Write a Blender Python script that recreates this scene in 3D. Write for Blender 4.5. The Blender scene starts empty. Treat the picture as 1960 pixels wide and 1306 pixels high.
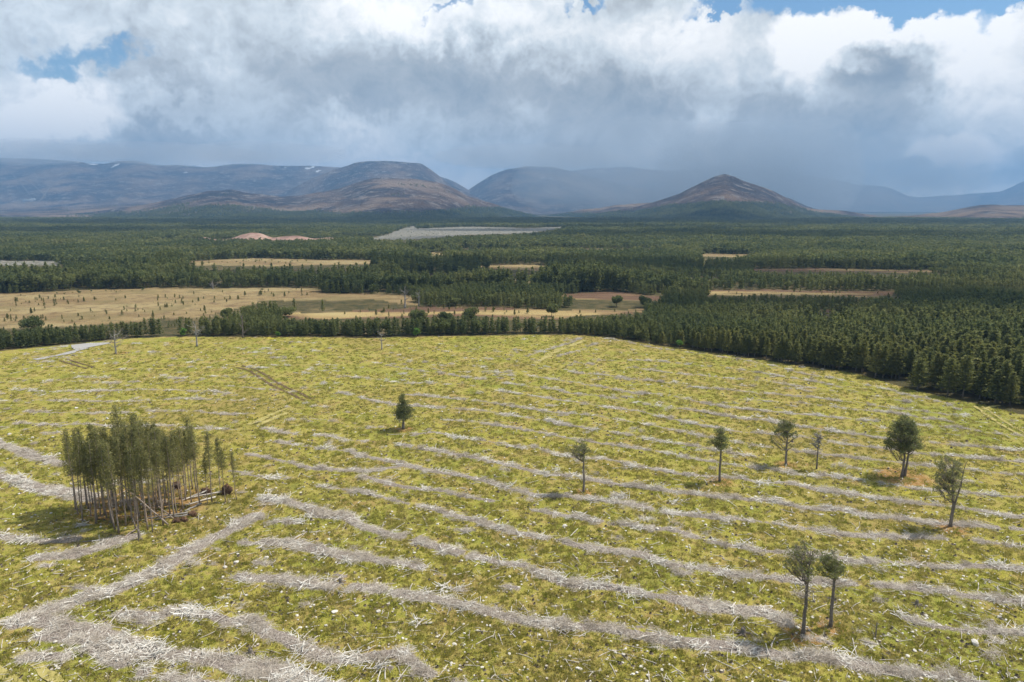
import bpy, math, random
import numpy as np
from mathutils import Vector, Matrix
from mathutils.bvhtree import BVHTree

SC = bpy.context.scene
COL = SC.collection
PI = math.pi
R = math.radians
random.seed(7)
RNG = np.random.default_rng(7)

# ------------------------------------------------------------------ camera
CAM_H, PITCH, FPX = 50.0, R(11.0), 1307.0
cam_data = bpy.data.cameras.new('camera')
cam_data.sensor_width = 36.0
cam_data.lens = 36.0 * FPX / 1960.0
cam_data.clip_start = 0.5
cam_data.clip_end = 60000.0
cam = bpy.data.objects.new('camera', cam_data)
COL.objects.link(cam)
cam.location = (0, 0, CAM_H)
cam.rotation_euler = (PI / 2 - PITCH, 0, 0)
SC.camera = cam

# ------------------------------------------------------------------ exposure / engine
SC.view_settings.view_transform = 'Standard'
SC.view_settings.look = 'None'
SC.view_settings.gamma = 1.0
SC.view_settings.exposure = 0.30
SC.cycles.max_bounces = 6
SC.cycles.diffuse_bounces = 3
SC.cycles.glossy_bounces = 2
SC.cycles.transmission_bounces = 2
SC.cycles.transparent_max_bounces = 8
SC.cycles.volume_bounces = 0
SC.cycles.use_denoising = True
SC.cycles.use_adaptive_sampling = True
SC.cycles.adaptive_threshold = 0.02

# ------------------------------------------------------------------ sun
SUN_EL, SUN_AZ = R(56.0), R(20.0)           # azimuth measured from +X towards +Y: sun on the right, a little behind the view
sun_dir = Vector((math.cos(SUN_EL) * math.cos(SUN_AZ), math.cos(SUN_EL) * math.sin(SUN_AZ), math.sin(SUN_EL)))
sl = bpy.data.lights.new('sun', 'SUN')
sl.energy = 5.0
sl.angle = R(0.5)
sl.color = (1.0, 0.95, 0.86)
sun = bpy.data.objects.new('sun', sl)
COL.objects.link(sun)
sun.rotation_euler = sun_dir.to_track_quat('Z', 'Y').to_euler()

# ------------------------------------------------------------------ photo <-> world calibration
CP, SP = math.cos(PITCH), math.sin(PITCH)

def ray(px, py):
    u = (np.asarray(px, float) - 980.0) / FPX
    v = (653.0 - np.asarray(py, float)) / FPX
    return u, CP + v * SP, -SP + v * CP          # world direction (x, y, z)

def G(px, py):
    """photo position of something standing on the flat ground -> ground x, y"""
    dx, dy, dz = ray(px, py)
    t = CAM_H / np.maximum(-dz, 1e-4)
    return dx * t, dy * t

def proj(x, y, z):
    x = np.asarray(x, float); y = np.asarray(y, float); zz = np.asarray(z, float) - CAM_H
    d = y * CP - zz * SP
    w = y * SP + zz * CP
    d = np.maximum(d, 1e-3)
    return 980 + FPX * x / d, 653 - FPX * w / d

def at_plane(px, py, D):
    dx, dy, dz = ray(px, py)
    t = D / dy
    return dx * t, CAM_H + dz * t                # x, z on the vertical plane y = D

def azel(px, py):
    dx, dy, dz = ray(px, py)
    return math.degrees(math.atan2(dx, dy)), math.degrees(math.atan2(dz, math.hypot(dx, dy)))

# ------------------------------------------------------------------ world: sky with broken cloud
W = bpy.data.worlds.new('World'); SC.world = W
W.use_nodes = True
nt = W.node_tree; nt.nodes.clear()
NW, LW = nt.nodes, nt.links

def wm(op, a, b=None, c=None, clamp=False):
    n = NW.new('ShaderNodeMath'); n.operation = op; n.use_clamp = clamp
    for i, v in enumerate((a, b, c)):
        if v is None: continue
        if isinstance(v, (int, float)): n.inputs[i].default_value = v
        else: LW.new(v, n.inputs[i])
    return n.outputs[0]

def wnoise(vec, scale, detail=5, rough=0.5, dist=0.0):
    n = NW.new('ShaderNodeTexNoise'); n.inputs['Scale'].default_value = scale
    n.inputs['Detail'].default_value = detail; n.inputs['Roughness'].default_value = rough
    n.inputs['Distortion'].default_value = dist
    LW.new(vec, n.inputs['Vector']); return n

def wvm(op, a, b):
    n = NW.new('ShaderNodeVectorMath'); n.operation = op
    for i, v in enumerate((a, b)):
        if isinstance(v, (int, float)): n.inputs['Scale'].default_value = v
        elif isinstance(v, tuple): n.inputs[i].default_value = v
        else: LW.new(v, n.inputs[i])
    return n.outputs[0]

tc = NW.new('ShaderNodeTexCoord')
sx = NW.new('ShaderNodeSeparateXYZ'); LW.new(tc.outputs['Generated'], sx.inputs[0])
az = wm('MULTIPLY', wm('ARCTAN2', sx.outputs['X'], sx.outputs['Y']), 180 / PI)
el = wm('MULTIPLY', wm('ARCSINE', sx.outputs['Z']), 180 / PI)
cv = NW.new('ShaderNodeCombineXYZ'); LW.new(az, cv.inputs[0]); LW.new(el, cv.inputs[1])
V0 = cv.outputs[0]
# ragged edges: coarse and fine displacement of the direction
n1 = wnoise(V0, 0.16, 4, 0.55)
n2 = wnoise(V0, 0.75, 6, 0.62)
d1 = wvm('SCALE', wvm('SUBTRACT', n1.outputs['Color'], (.5, .5, .5)), 7.0)
d2 = wvm('SCALE', wvm('SUBTRACT', n2.outputs['Color'], (.5, .5, .5)), 4.4)
VW = wvm('ADD', wvm('ADD', V0, d1), d2)
VS = wvm('ADD', V0, wvm('SCALE', d2, 0.55))       # less displaced, for the crisp cumulus

def blob(px, py, rx, ry, rot=0.0, vec=None):
    a, e = azel(px, py)
    m = NW.new('ShaderNodeMapping'); m.vector_type = 'TEXTURE'
    k = 0.0438
    m.inputs['Location'].default_value = (a, e, 0)
    m.inputs['Rotation'].default_value = (0, 0, R(rot))
    m.inputs['Scale'].default_value = (rx * k, ry * k, 1)
    sep = vec if vec is not None else VW
    # drop the third component so that the blob is not cut by the noise in Z
    LW.new(sep, m.inputs['Vector'])
    f = NW.new('ShaderNodeVectorMath'); f.operation = 'MULTIPLY'; f.inputs[1].default_value = (1, 1, 0)
    LW.new(m.outputs[0], f.inputs[0])
    g = NW.new('ShaderNodeTexGradient'); g.gradient_type = 'SPHERICAL'
    LW.new(f.outputs[0], g.inputs[0])
    s = NW.new('ShaderNodeMapRange'); s.interpolation_type = 'SMOOTHSTEP'
    LW.new(g.outputs['Fac'], s.inputs['Value'])
    return s.outputs[0]

def field(blobs, base):
    acc = base
    for b in blobs:
        vec = VS if len(b) > 6 else VW
        o = blob(b[0], b[1], b[2], b[3], b[5] if len(b) > 5 else 0, vec)
        acc = wm('MULTIPLY_ADD', o, b[4], acc)
    return acc

fbm = wnoise(wvm('MULTIPLY', V0, (0.6, 1.0, 1)), 0.17, 7, 0.52, 0.3)
base = wm('MULTIPLY_ADD', wm('SUBTRACT', fbm.outputs['Fac'], 0.5), 0.85, 0.60)
n4 = wnoise(wvm('ADD', V0, d1), 0.32, 8, 0.6)
billow = wm('ABSOLUTE', wm('SUBTRACT', n4.outputs['Fac'], 0.5))
fine = wm('MULTIPLY_ADD', wm('SUBTRACT', n2.outputs['Fac'], 0.5), 0.15, base)
fine = wm('MULTIPLY_ADD', wm('SUBTRACT', 0.07, billow), 0.75, fine)
lowel = NW.new('ShaderNodeMapRange'); lowel.inputs['From Min'].default_value = 9; lowel.inputs['From Max'].default_value = 2; LW.new(el, lowel.inputs['Value'])
fine = wm('MULTIPLY_ADD', lowel.outputs[0], 0.20, fine)
BLOBS = [
    # (photo x, y, radius x, radius y, strength, tilt)
    (150, 40, 420, 120, .16), (90, 205, 190, 80, .42), (150, 235, 110, 60, .25), (0, 240, 130, 60, .12),
    (300, 130, 130, 110, -.22), (270, 265, 160, 50, -.22), (330, 195, 120, 50, .18),
    (60, 290, 320, 38, -.10), (480, 250, 190, 60, -.10), (430, 215, 260, 50, .05),
    (640, 20, 300, 90, .18), (860, 30, 260, 90, .28), (560, 170, 260, 110, -.10), (980, 190, 230, 130, -.18),
    (820, 140, 220, 110, -.12), (660, 235, 130, 30, .16), (540, 300, 460, 40, .04), (860, 290, 330, 60, .0), (500, 345, 700, 60, .16), (1100, 345, 400, 60, .14),
    (1010, 215, 110, 50, .12), (1150, 260, 240, 110, -.12), (1120, 60, 300, 100, .22), (1340, 90, 180, 120, .22),
    (1100, 330, 330, 50, -.10), (1350, 255, 60, 60, .20, -50), (1420, 310, 45, 70, .22, -30),
    (1250, 170, 160, 90, -.04), (1420, 200, 150, 100, -.05), (1600, 250, 240, 110, -.22), (1500, 330, 300, 60, -.12),
    (1780, 325, 330, 60, -.26), (1690, 130, 120, 50, -.28, 0, 1), (1600, 110, 90, 60, -.12, 0, 1),
    (1640, 55, 230, 55, .42, 0, 1), (1850, 55, 200, 60, .40, 0, 1), (1540, 95, 70, 110, .55, 12, 1), (1600, 75, 60, 40, .35, 0, 1),
    (1905, 140, 160, 85, .30, 0, 1), (1830, 130, 90, 50, .20, 0, 1), (1640, 124, 75, 20, .40, -12, 1),
    (1830, 292, 85, 30, .95, -10, 1), (1768, 290, 40, 14, .5, 0, 1), (1700, 296, 120, 18, .14, 0, 1),
    (1850, 375, 190, 16, .26, 2, 1), (1960, 235, 200, 50, .06), (1740, 369, 60, 10, .16, 0, 1),
]
B = field(BLOBS, fine)
ramp = NW.new('ShaderNodeValToRGB'); LW.new(B, ramp.inputs['Fac'])
cr = ramp.color_ramp
stops = [(0.0, (.165, .205, .265)), (.18, (.215, .26, .315)), (.38, (.31, .35, .385)), (.55, (.43, .46, .48)),
         (.72, (.62, .67, .70)), (.88, (.86, .87, .87)), (1.0, (1.0, .99, .97))]
cr.elements[0].position, cr.elements[0].color = stops[0][0], (*stops[0][1], 1)
cr.elements[1].position, cr.elements[1].color = stops[-1][0], (*stops[-1][1], 1)
for p, c in stops[1:-1]:
    e_ = cr.elements.new(p); e_.color = (*c, 1)
# openings to the blue
GAPS = [(165, 100, 150, 55, .52), (235, 95, 70, 40, .25), (60, 112, 130, 32, .35), (1120, 0, 90, 22, .75), (860, 5, 55, 18, .55), (920, 0, 70, 20, .45), (1420, 8, 130, 26, .8),
        (1560, -5, 200, 40, 1.0, 0, 1), (1760, 8, 70, 22, .7, 0, 1), (1880, -5, 160, 40, 1.0, 0, 1), (1885, 48, 22, 30, .5, 0, 1), (1700, -40, 500, 50, 1.0)]
upper = NW.new('ShaderNodeMapRange'); upper.interpolation_type = 'SMOOTHSTEP'
upper.inputs['From Min'].default_value = 18; upper.inputs['From Max'].default_value = 40
LW.new(el, upper.inputs['Value'])
n3 = wnoise(V0, 0.05, 5, 0.55)
gap0 = wm('MULTIPLY', upper.outputs[0], wm('MULTIPLY', wm('SUBTRACT', n3.outputs['Fac'], 0.42), 4.0))
Bg = field(GAPS, gap0)
gm = NW.new('ShaderNodeMapRange'); gm.interpolation_type = 'SMOOTHSTEP'
gm.inputs['From Min'].default_value = 0.22; gm.inputs['From Max'].default_value = 0.72
LW.new(Bg, gm.inputs['Value'])
sky = NW.new('ShaderNodeTexSky'); sky.sky_type = 'NISHITA'; sky.sun_disc = False
sky.sun_elevation = SUN_EL; sky.sun_rotation = PI / 2 - SUN_AZ
sky.air_density = 1.0; sky.dust_density = 0.4; sky.ozone_density = 2.0
skb = wvm('MULTIPLY', sky.outputs[0], (.82, 1.02, 1.10))
cl10 = wvm('SCALE', ramp.outputs['Color'], 11.8)
mix = NW.new('ShaderNodeMix'); mix.data_type = 'RGBA'
LW.new(gm.outputs[0], mix.inputs['Factor']); LW.new(cl10, mix.inputs['A']); LW.new(skb, mix.inputs['B'])
bg = NW.new('ShaderNodeBackground'); bg.inputs['Strength'].default_value = 0.1
LW.new(mix.outputs['Result'], bg.inputs['Color'])
ow = NW.new('ShaderNodeOutputWorld'); LW.new(bg.outputs[0], ow.inputs['Surface'])
W.cycles.sampling_method = 'MANUAL'; W.cycles.sample_map_resolution = 512

# ------------------------------------------------------------------ helpers
def tag(o, label=None, cat=None, group=None, kind=None):
    if label: o['label'] = label
    if cat: o['category'] = cat
    if group: o['group'] = group
    if kind: o['kind'] = kind
    return o

class MB:
    """collects pieces of geometry that become ONE mesh"""
    def __init__(s): s.V = []; s.Q = []; s.T = []; s.n = 0; s.smooth = False
    def add(s, V, Q=None, T=None):
        V = np.asarray(V, float).reshape(-1, 3)
        if Q is not None and len(Q): s.Q.append(np.asarray(Q, int).reshape(-1, 4) + s.n)
        if T is not None and len(T): s.T.append(np.asarray(T, int).reshape(-1, 3) + s.n)
        s.V.append(V); s.n += len(V)
    def tube(s, pts, rad, n=6, cap=True):
        pts = np.asarray(pts, float); k = len(pts); rad = np.broadcast_to(rad, (k,))
        tan = np.gradient(pts, axis=0); tan /= np.linalg.norm(tan, axis=1)[:, None] + 1e-9
        up = np.array((0.31, 0.17, 0.93)) if abs(tan[0][2]) < .8 else np.array((1., .1, 0))
        a = np.cross(tan, up); a /= np.linalg.norm(a, axis=1)[:, None] + 1e-9
        b = np.cross(tan, a)
        th = np.arange(n) * 2 * PI / n
        ring = pts[:, None] + rad[:, None, None] * (np.cos(th)[None, :, None] * a[:, None] + np.sin(th)[None, :, None] * b[:, None])
        idx = np.arange(k * n).reshape(k, n)
        q = np.stack([idx[:-1], np.roll(idx[:-1], -1, 1), np.roll(idx[1:], -1, 1), idx[1:]], -1).reshape(-1, 4)
        V = ring.reshape(-1, 3)
        T = []
        if cap:
            V = np.vstack([V, pts[:1], pts[-1:]])
            c0, c1 = k * n, k * n + 1
            for i in range(n):
                j = (i + 1) % n
                T.append((c0, idx[0, j], idx[0, i])); T.append((c1, idx[-1, i], idx[-1, j]))
        s.add(V, q, T)
    def leaves(s, C, L, Wd, rng, updir=0.0, dirs=None):
        """many small faces: centres C, half length L, half width Wd"""
        C = np.asarray(C, float); n = len(C)
        d = rng.normal(size=(n, 3)) if dirs is None else dirs + rng.normal(size=(n, 3)) * .45
        d[:, 2] += updir
        d /= np.linalg.norm(d, axis=1)[:, None] + 1e-9
        e = np.cross(d, rng.normal(size=(n, 3))); e /= np.linalg.norm(e, axis=1)[:, None] + 1e-9
        L = np.broadcast_to(L, (n,))[:, None]; Wd = np.broadcast_to(Wd, (n,))[:, None]
        V = np.stack([C - d * L, C + e * Wd - d * L * .2, C + d * L, C - e * Wd + d * L * .1], 1).reshape(-1, 3)
        s.add(V, np.arange(4 * n).reshape(n, 4))
    def mesh(s, name, mats=None, smooth=False):
        V = np.vstack(s.V); me = bpy.data.meshes.new(name)
        Q = np.vstack(s.Q) if s.Q else np.zeros((0, 4), int)
        T = np.vstack(s.T) if s.T else np.zeros((0, 3), int)
        me.vertices.add(len(V)); me.vertices.foreach_set('co', V.astype(np.float32).ravel())
        nl = Q.size + T.size
        me.loops.add(nl); me.loops.foreach_set('vertex_index', np.concatenate([Q.ravel(), T.ravel()]).astype(np.int32))
        me.polygons.add(len(Q) + len(T))
        st = np.concatenate([np.arange(len(Q)) * 4, Q.size + np.arange(len(T)) * 3]).astype(np.int32)
        me.polygons.foreach_set('loop_start', st)
        if smooth: me.polygons.foreach_set('use_smooth', np.ones(len(st), bool))
        me.update(calc_edges=True)
        for m in (mats if isinstance(mats, (list, tuple)) else [mats]): 
            if m: me.materials.append(m)
        return me
    def obj(s, name, mat, parent=None, smooth=False, link=True):
        o = bpy.data.objects.new(name, s.mesh(name, mat, smooth))
        if link: COL.objects.link(o)
        if parent: o.parent = parent
        return o

def empty(name, loc, rz=0, sc=1.0):
    o = bpy.data.objects.new(name, None); COL.objects.link(o)
    o.location = loc; o.rotation_euler = (0, 0, rz); o.scale = (sc,) * 3 if isinstance(sc, (int, float)) else sc
    o.empty_display_size = .5
    return o

def copy_tree(o, parent=None):
    c = o.copy(); COL.objects.link(c); c.parent = parent
    for ch in list(o.children): copy_tree(ch, c)
    return c

# smooth value noise, vectorised
_P = np.random.default_rng(3).random((256, 256))
def vnoise(x, y, s=1.0, o=0):
    x = np.asarray(x, float) / s + 17.3 * (o + 1); y = np.asarray(y, float) / s + 9.1 * (o + 1)
    xi = np.floor(x).astype(int); yi = np.floor(y).astype(int); fx = x - xi; fy = y - yi
    fx = fx * fx * (3 - 2 * fx); fy = fy * fy * (3 - 2 * fy)
    g = lambda a, b: _P[a & 255, b & 255]
    return (g(xi, yi) * (1 - fx) + g(xi + 1, yi) * fx) * (1 - fy) + (g(xi, yi + 1) * (1 - fx) + g(xi + 1, yi + 1) * fx) * fy
def vfbm(x, y, s, oct=4, o=0, rough=.5):
    t = 0; a = 1; w = 0
    for i in range(oct):
        t = t + a * vnoise(x, y, s / 2 ** i, o + i); w += a; a *= rough
    return t / w

def gz(x, y):
    """height of the undisturbed ground"""
    x = np.asarray(x, float); y = np.asarray(y, float)
    r = np.hypot(x, y)
    k = np.clip((700 - r) / 300, 0, 1)
    return k * ((vfbm(x, y, 38, 2, 11) - .5) * 0.9)

def pip(x, y, poly):
    """points in polygon"""
    x = np.asarray(x, float); y = np.asarray(y, float); ins = np.zeros(np.broadcast(x, y).shape, bool)
    p = np.asarray(poly, float); q = np.roll(p, -1, 0)
    for (x0, y0), (x1, y1) in zip(p, q):
        if y0 == y1: continue
        c = ((y0 > y) != (y1 > y)) & (x < (x1 - x0) * (y - y0) / (y1 - y0) + x0)
        ins ^= c
    return ins

# ------------------------------------------------------------------ materials
def mat(name):
    m = bpy.data.materials.new(name); m.use_nodes = True
    nt = m.node_tree; p = nt.nodes['Principled BSDF']; p.inputs['Roughness'].default_value = .85
    p.inputs['Specular IOR Level'].default_value = .25
    return m, nt, p

def N(nt, typ, **kw):
    n = nt.nodes.new(typ)
    for k, v in kw.items():
        if k in n.inputs: n.inputs[k].default_value = v
        else: setattr(n, k, v)
    return n

def ramp_node(nt, fac, stops, interp='LINEAR'):
    n = nt.nodes.new('ShaderNodeValToRGB'); cr = n.color_ramp; cr.interpolation = interp
    while len(cr.elements) < len(stops): cr.elements.new(.5)
    for e, (p, c) in zip(cr.elements, stops): e.position = p; e.color = (*c, 1)
    nt.links.new(fac, n.inputs['Fac']); return n.outputs['Color']

def mixc(nt, f, a, b, mode='MIX'):
    n = nt.nodes.new('ShaderNodeMix'); n.data_type = 'RGBA'; n.blend_type = mode
    for k, v in (('Factor', f), ('A', a), ('B', b)):
        if isinstance(v, (int, float)): n.inputs[k].default_value = v
        elif isinstance(v, tuple): n.inputs[k].default_value = (*v, 1)
        else: nt.links.new(v, n.inputs[k])
    return n.outputs['Result']

def mth(nt, op, a, b=0.0, clamp=False):
    n = nt.nodes.new('ShaderNodeMath'); n.operation = op; n.use_clamp = clamp
    for i, v in enumerate((a, b)):
        if isinstance(v, (int, float)): n.inputs[i].default_value = v
        else: nt.links.new(v, n.inputs[i])
    return n.outputs[0]

def noise(nt, vec, scale, detail=4, rough=.5, dist=0):
    n = nt.nodes.new('ShaderNodeTexNoise'); n.inputs['Scale'].default_value = scale
    n.inputs['Detail'].default_value = detail; n.inputs['Roughness'].default_value = rough
    n.inputs['Distortion'].default_value = dist
    if vec is not None: nt.links.new(vec, n.inputs['Vector'])
    return n.outputs['Fac']

def sstep(nt, v, a, b):
    n = nt.nodes.new('ShaderNodeMapRange'); n.interpolation_type = 'SMOOTHSTEP'
    n.inputs['From Min'].default_value = a; n.inputs['From Max'].default_value = b
    nt.links.new(v, n.inputs['Value']); return n.outputs[0]

def pos(nt):
    return nt.nodes.new('ShaderNodeNewGeometry').outputs['Position']

def varied(name, cols, scale=1.0, rough=.85, trans=0.0, obj_rand=True, detail=3, place=0):
    """a material whose colour varies from object to object and across each object"""
    m, nt, p = mat(name)
    oi = nt.nodes.new('ShaderNodeObjectInfo'); tcn = nt.nodes.new('ShaderNodeTexCoord')
    nz = noise(nt, tcn.outputs['Object'], scale, detail, .6)
    f = mth(nt, 'MULTIPLY', sstep(nt, nz, .25, .75), .55 if obj_rand else 1.0)
    if obj_rand: f = mth(nt, 'ADD', f, mth(nt, 'MULTIPLY', oi.outputs['Random'], .45))
    if place:
        f = mth(nt, 'ADD', mth(nt, 'MULTIPLY', f, .6), mth(nt, 'MULTIPLY', sstep(nt, noise(nt, oi.outputs['Location'], place, 3, .6), .32, .68), .5))
    k = len(cols) - 1
    c = ramp_node(nt, f, [(i / k, col) for i, col in enumerate(cols)])
    nt.links.new(c, p.inputs['Base Color']); p.inputs['Roughness'].default_value = rough
    if trans:
        t = nt.nodes.new('ShaderNodeBsdfTranslucent'); nt.links.new(c, t.inputs['Color'])
        ms = nt.nodes.new('ShaderNodeMixShader'); ms.inputs[0].default_value = trans
        out = nt.nodes['Material Output']
        nt.links.new(p.outputs[0], ms.inputs[1]); nt.links.new(t.outputs[0], ms.inputs[2]); nt.links.new(ms.outputs[0], out.inputs['Surface'])
    return m

M = {}
M['spruce'] = varied('plantation_needles', [(.10, .12, .036), (.19, .20, .06), (.30, .28, .09)], .6, .75, .45)
M['forest'] = varied('forest_needles', [(.065, .09, .04), (.12, .145, .05), (.185, .20, .065), (.28, .27, .10)], .05, .8, .45, place=.011)
M['pine'] = varied('pine_needles', [(.13, .15, .06), (.22, .235, .09), (.33, .32, .14)], .9, .75, .5)
M['grove'] = varied('grove_needles', [(.13, .135, .05), (.24, .235, .09), (.36, .33, .14)], .5, .75, .5)
M['birch'] = varied('birch_leaves', [(.12, .22, .04), (.20, .34, .07)], .8, .7, .35)
M['bark'] = varied('pine_bark', [(.10, .085, .07), (.18, .155, .13), (.26, .22, .18)], 3.0, .9)
M['barkpink'] = varied('grove_bark', [(.20, .165, .14), (.31, .25, .205), (.40, .30, .22)], 1.2, .9)
M['twig'] = varied('dry_twigs', [(.15, .125, .105), (.28, .24, .20)], 2, .9)
M['dead'] = varied('weathered_dead_wood', [(.16, .145, .13), (.28, .26, .24), (.40, .38, .35)], 2.5, .85)
M['brash'] = varied('grey_brash', [(.27, .22, .17), (.47, .405, .335), (.66, .59, .505), (.90, .85, .76)], 1.3, .9, 0)
M['brashpale'] = varied('bleached_brash', [(.55, .50, .44), (.72, .68, .61), (.86, .83, .77)], 1.3, .85, 0)
M['log'] = varied('bleached_log', [(.36, .32, .27), (.54, .49, .43), (.70, .65, .58)], 2.0, .8)
M['logcut'] = varied('cut_wood', [(.50, .42, .30), (.68, .60, .46)], 6, .8)
M['stump'] = varied('stump_bark', [(.09, .07, .055), (.17, .135, .11), (.26, .215, .18)], 3, .9)
M['stone'] = varied('pale_stone', [(.40, .37, .32), (.58, .54, .48), (.74, .71, .65)], 2.2, .85)
M['rootearth'] = varied('root_earth', [(.05, .03, .02), (.11, .065, .04), (.20, .11, .06)], 2, .95)
M['grass'] = varied('grass_tuft', [(.17, .21, .03), (.25, .265, .04), (.36, .32, .08), (.48, .40, .17), (.38, .28, .12)], .05, .8, .5)
M['snow'] = varied('old_snow', [(.42, .44, .47), (.55, .57, .6)], .01, .6)

# ------------------------------------------------------------------ traced layout of the clearing
EDGE = [(-700, 800), (-400, 735), (-150, 693), (0, 673), (60, 668), (130, 661), (190, 654), (230, 650), (330, 645), (500, 645), (700, 647), (940, 643), (1100, 642), (1180, 650),
        (1260, 663), (1330, 671), (1440, 686), (1540, 701), (1640, 716), (1740, 745), (1860, 771), (1960, 795), (2100, 828), (2400, 900), (3000, 1060)]
ex, ey = G([p[0] for p in EDGE], [p[1] for p in EDGE])
FIELD = [(-300, 20)] + list(zip(ex, ey)) + [(320, 20), (320, -60), (-300, -60)]
def wpoly(px): 
    a = np.array(px, float); x, y = G(a[:, 0], a[:, 1]); return list(zip(x, y))
# openings in the forest, (photo outline, kind): moor tan, brown heather, grey felled
OPEN_PX = [
    ([(-400, 566), (0, 562), (140, 556), (300, 552), (500, 550), (600, 552), (625, 562), (760, 563), (812, 572), (800, 588), (770, 582), (745, 574), (640, 574), (490, 577), (500, 586), (440, 598), (430, 606), (330, 611), (200, 620), (0, 630), (-400, 640)], 'tan'),
    ([(540, 600), (650, 597), (790, 590), (960, 588), (1100, 593), (1200, 592), (1250, 583), (1262, 590), (1240, 600), (1150, 603), (1080, 611), (900, 607), (750, 609), (640, 611), (560, 610)], 'brown'),
    ([(1085, 564), (1180, 559), (1273, 568), (1260, 577), (1180, 576), (1090, 570)], 'brown'),
    ([(1347, 555), (1450, 554), (1560, 556), (1730, 558), (1728, 567), (1650, 569), (1590, 565), (1480, 564), (1400, 566), (1350, 564)], 'brown'),
    ([(1500, 593), (1653, 591), (1640, 598), (1560, 600)], 'brown'),
    ([(1441, 516), (1560, 514), (1740, 517), (1850, 519), (1735, 522), (1600, 520), (1450, 519)], 'brown'),
    ([(1337, 486), (1445, 487), (1410, 492), (1340, 491)], 'tan'),
    ([(919, 510), (1000, 506), (1060, 510), (1050, 519), (980, 517), (920, 514)], 'tan'),
    ([(355, 501), (480, 495), (660, 498), (740, 497), (720, 505), (560, 509), (375, 509)], 'tan'),
    ([(-200, 500), (0, 499), (118, 500), (122, 508), (0, 508), (-200, 508)], 'grey'),
    ([(300, 463), (480, 460), (665, 461), (655, 467), (310, 468)], 'pink'),
    ([(705, 458), (745, 446), (790, 432), (800, 438), (900, 434), (1010, 437), (1090, 434), (1020, 446), (900, 450), (790, 459)], 'grey'),
    ([(795, 480), (818, 482), (852, 489), (825, 491)], 'tan'),
]
OPEN_W = [(wpoly(p), k) for p, k in OPEN_PX]

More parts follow.
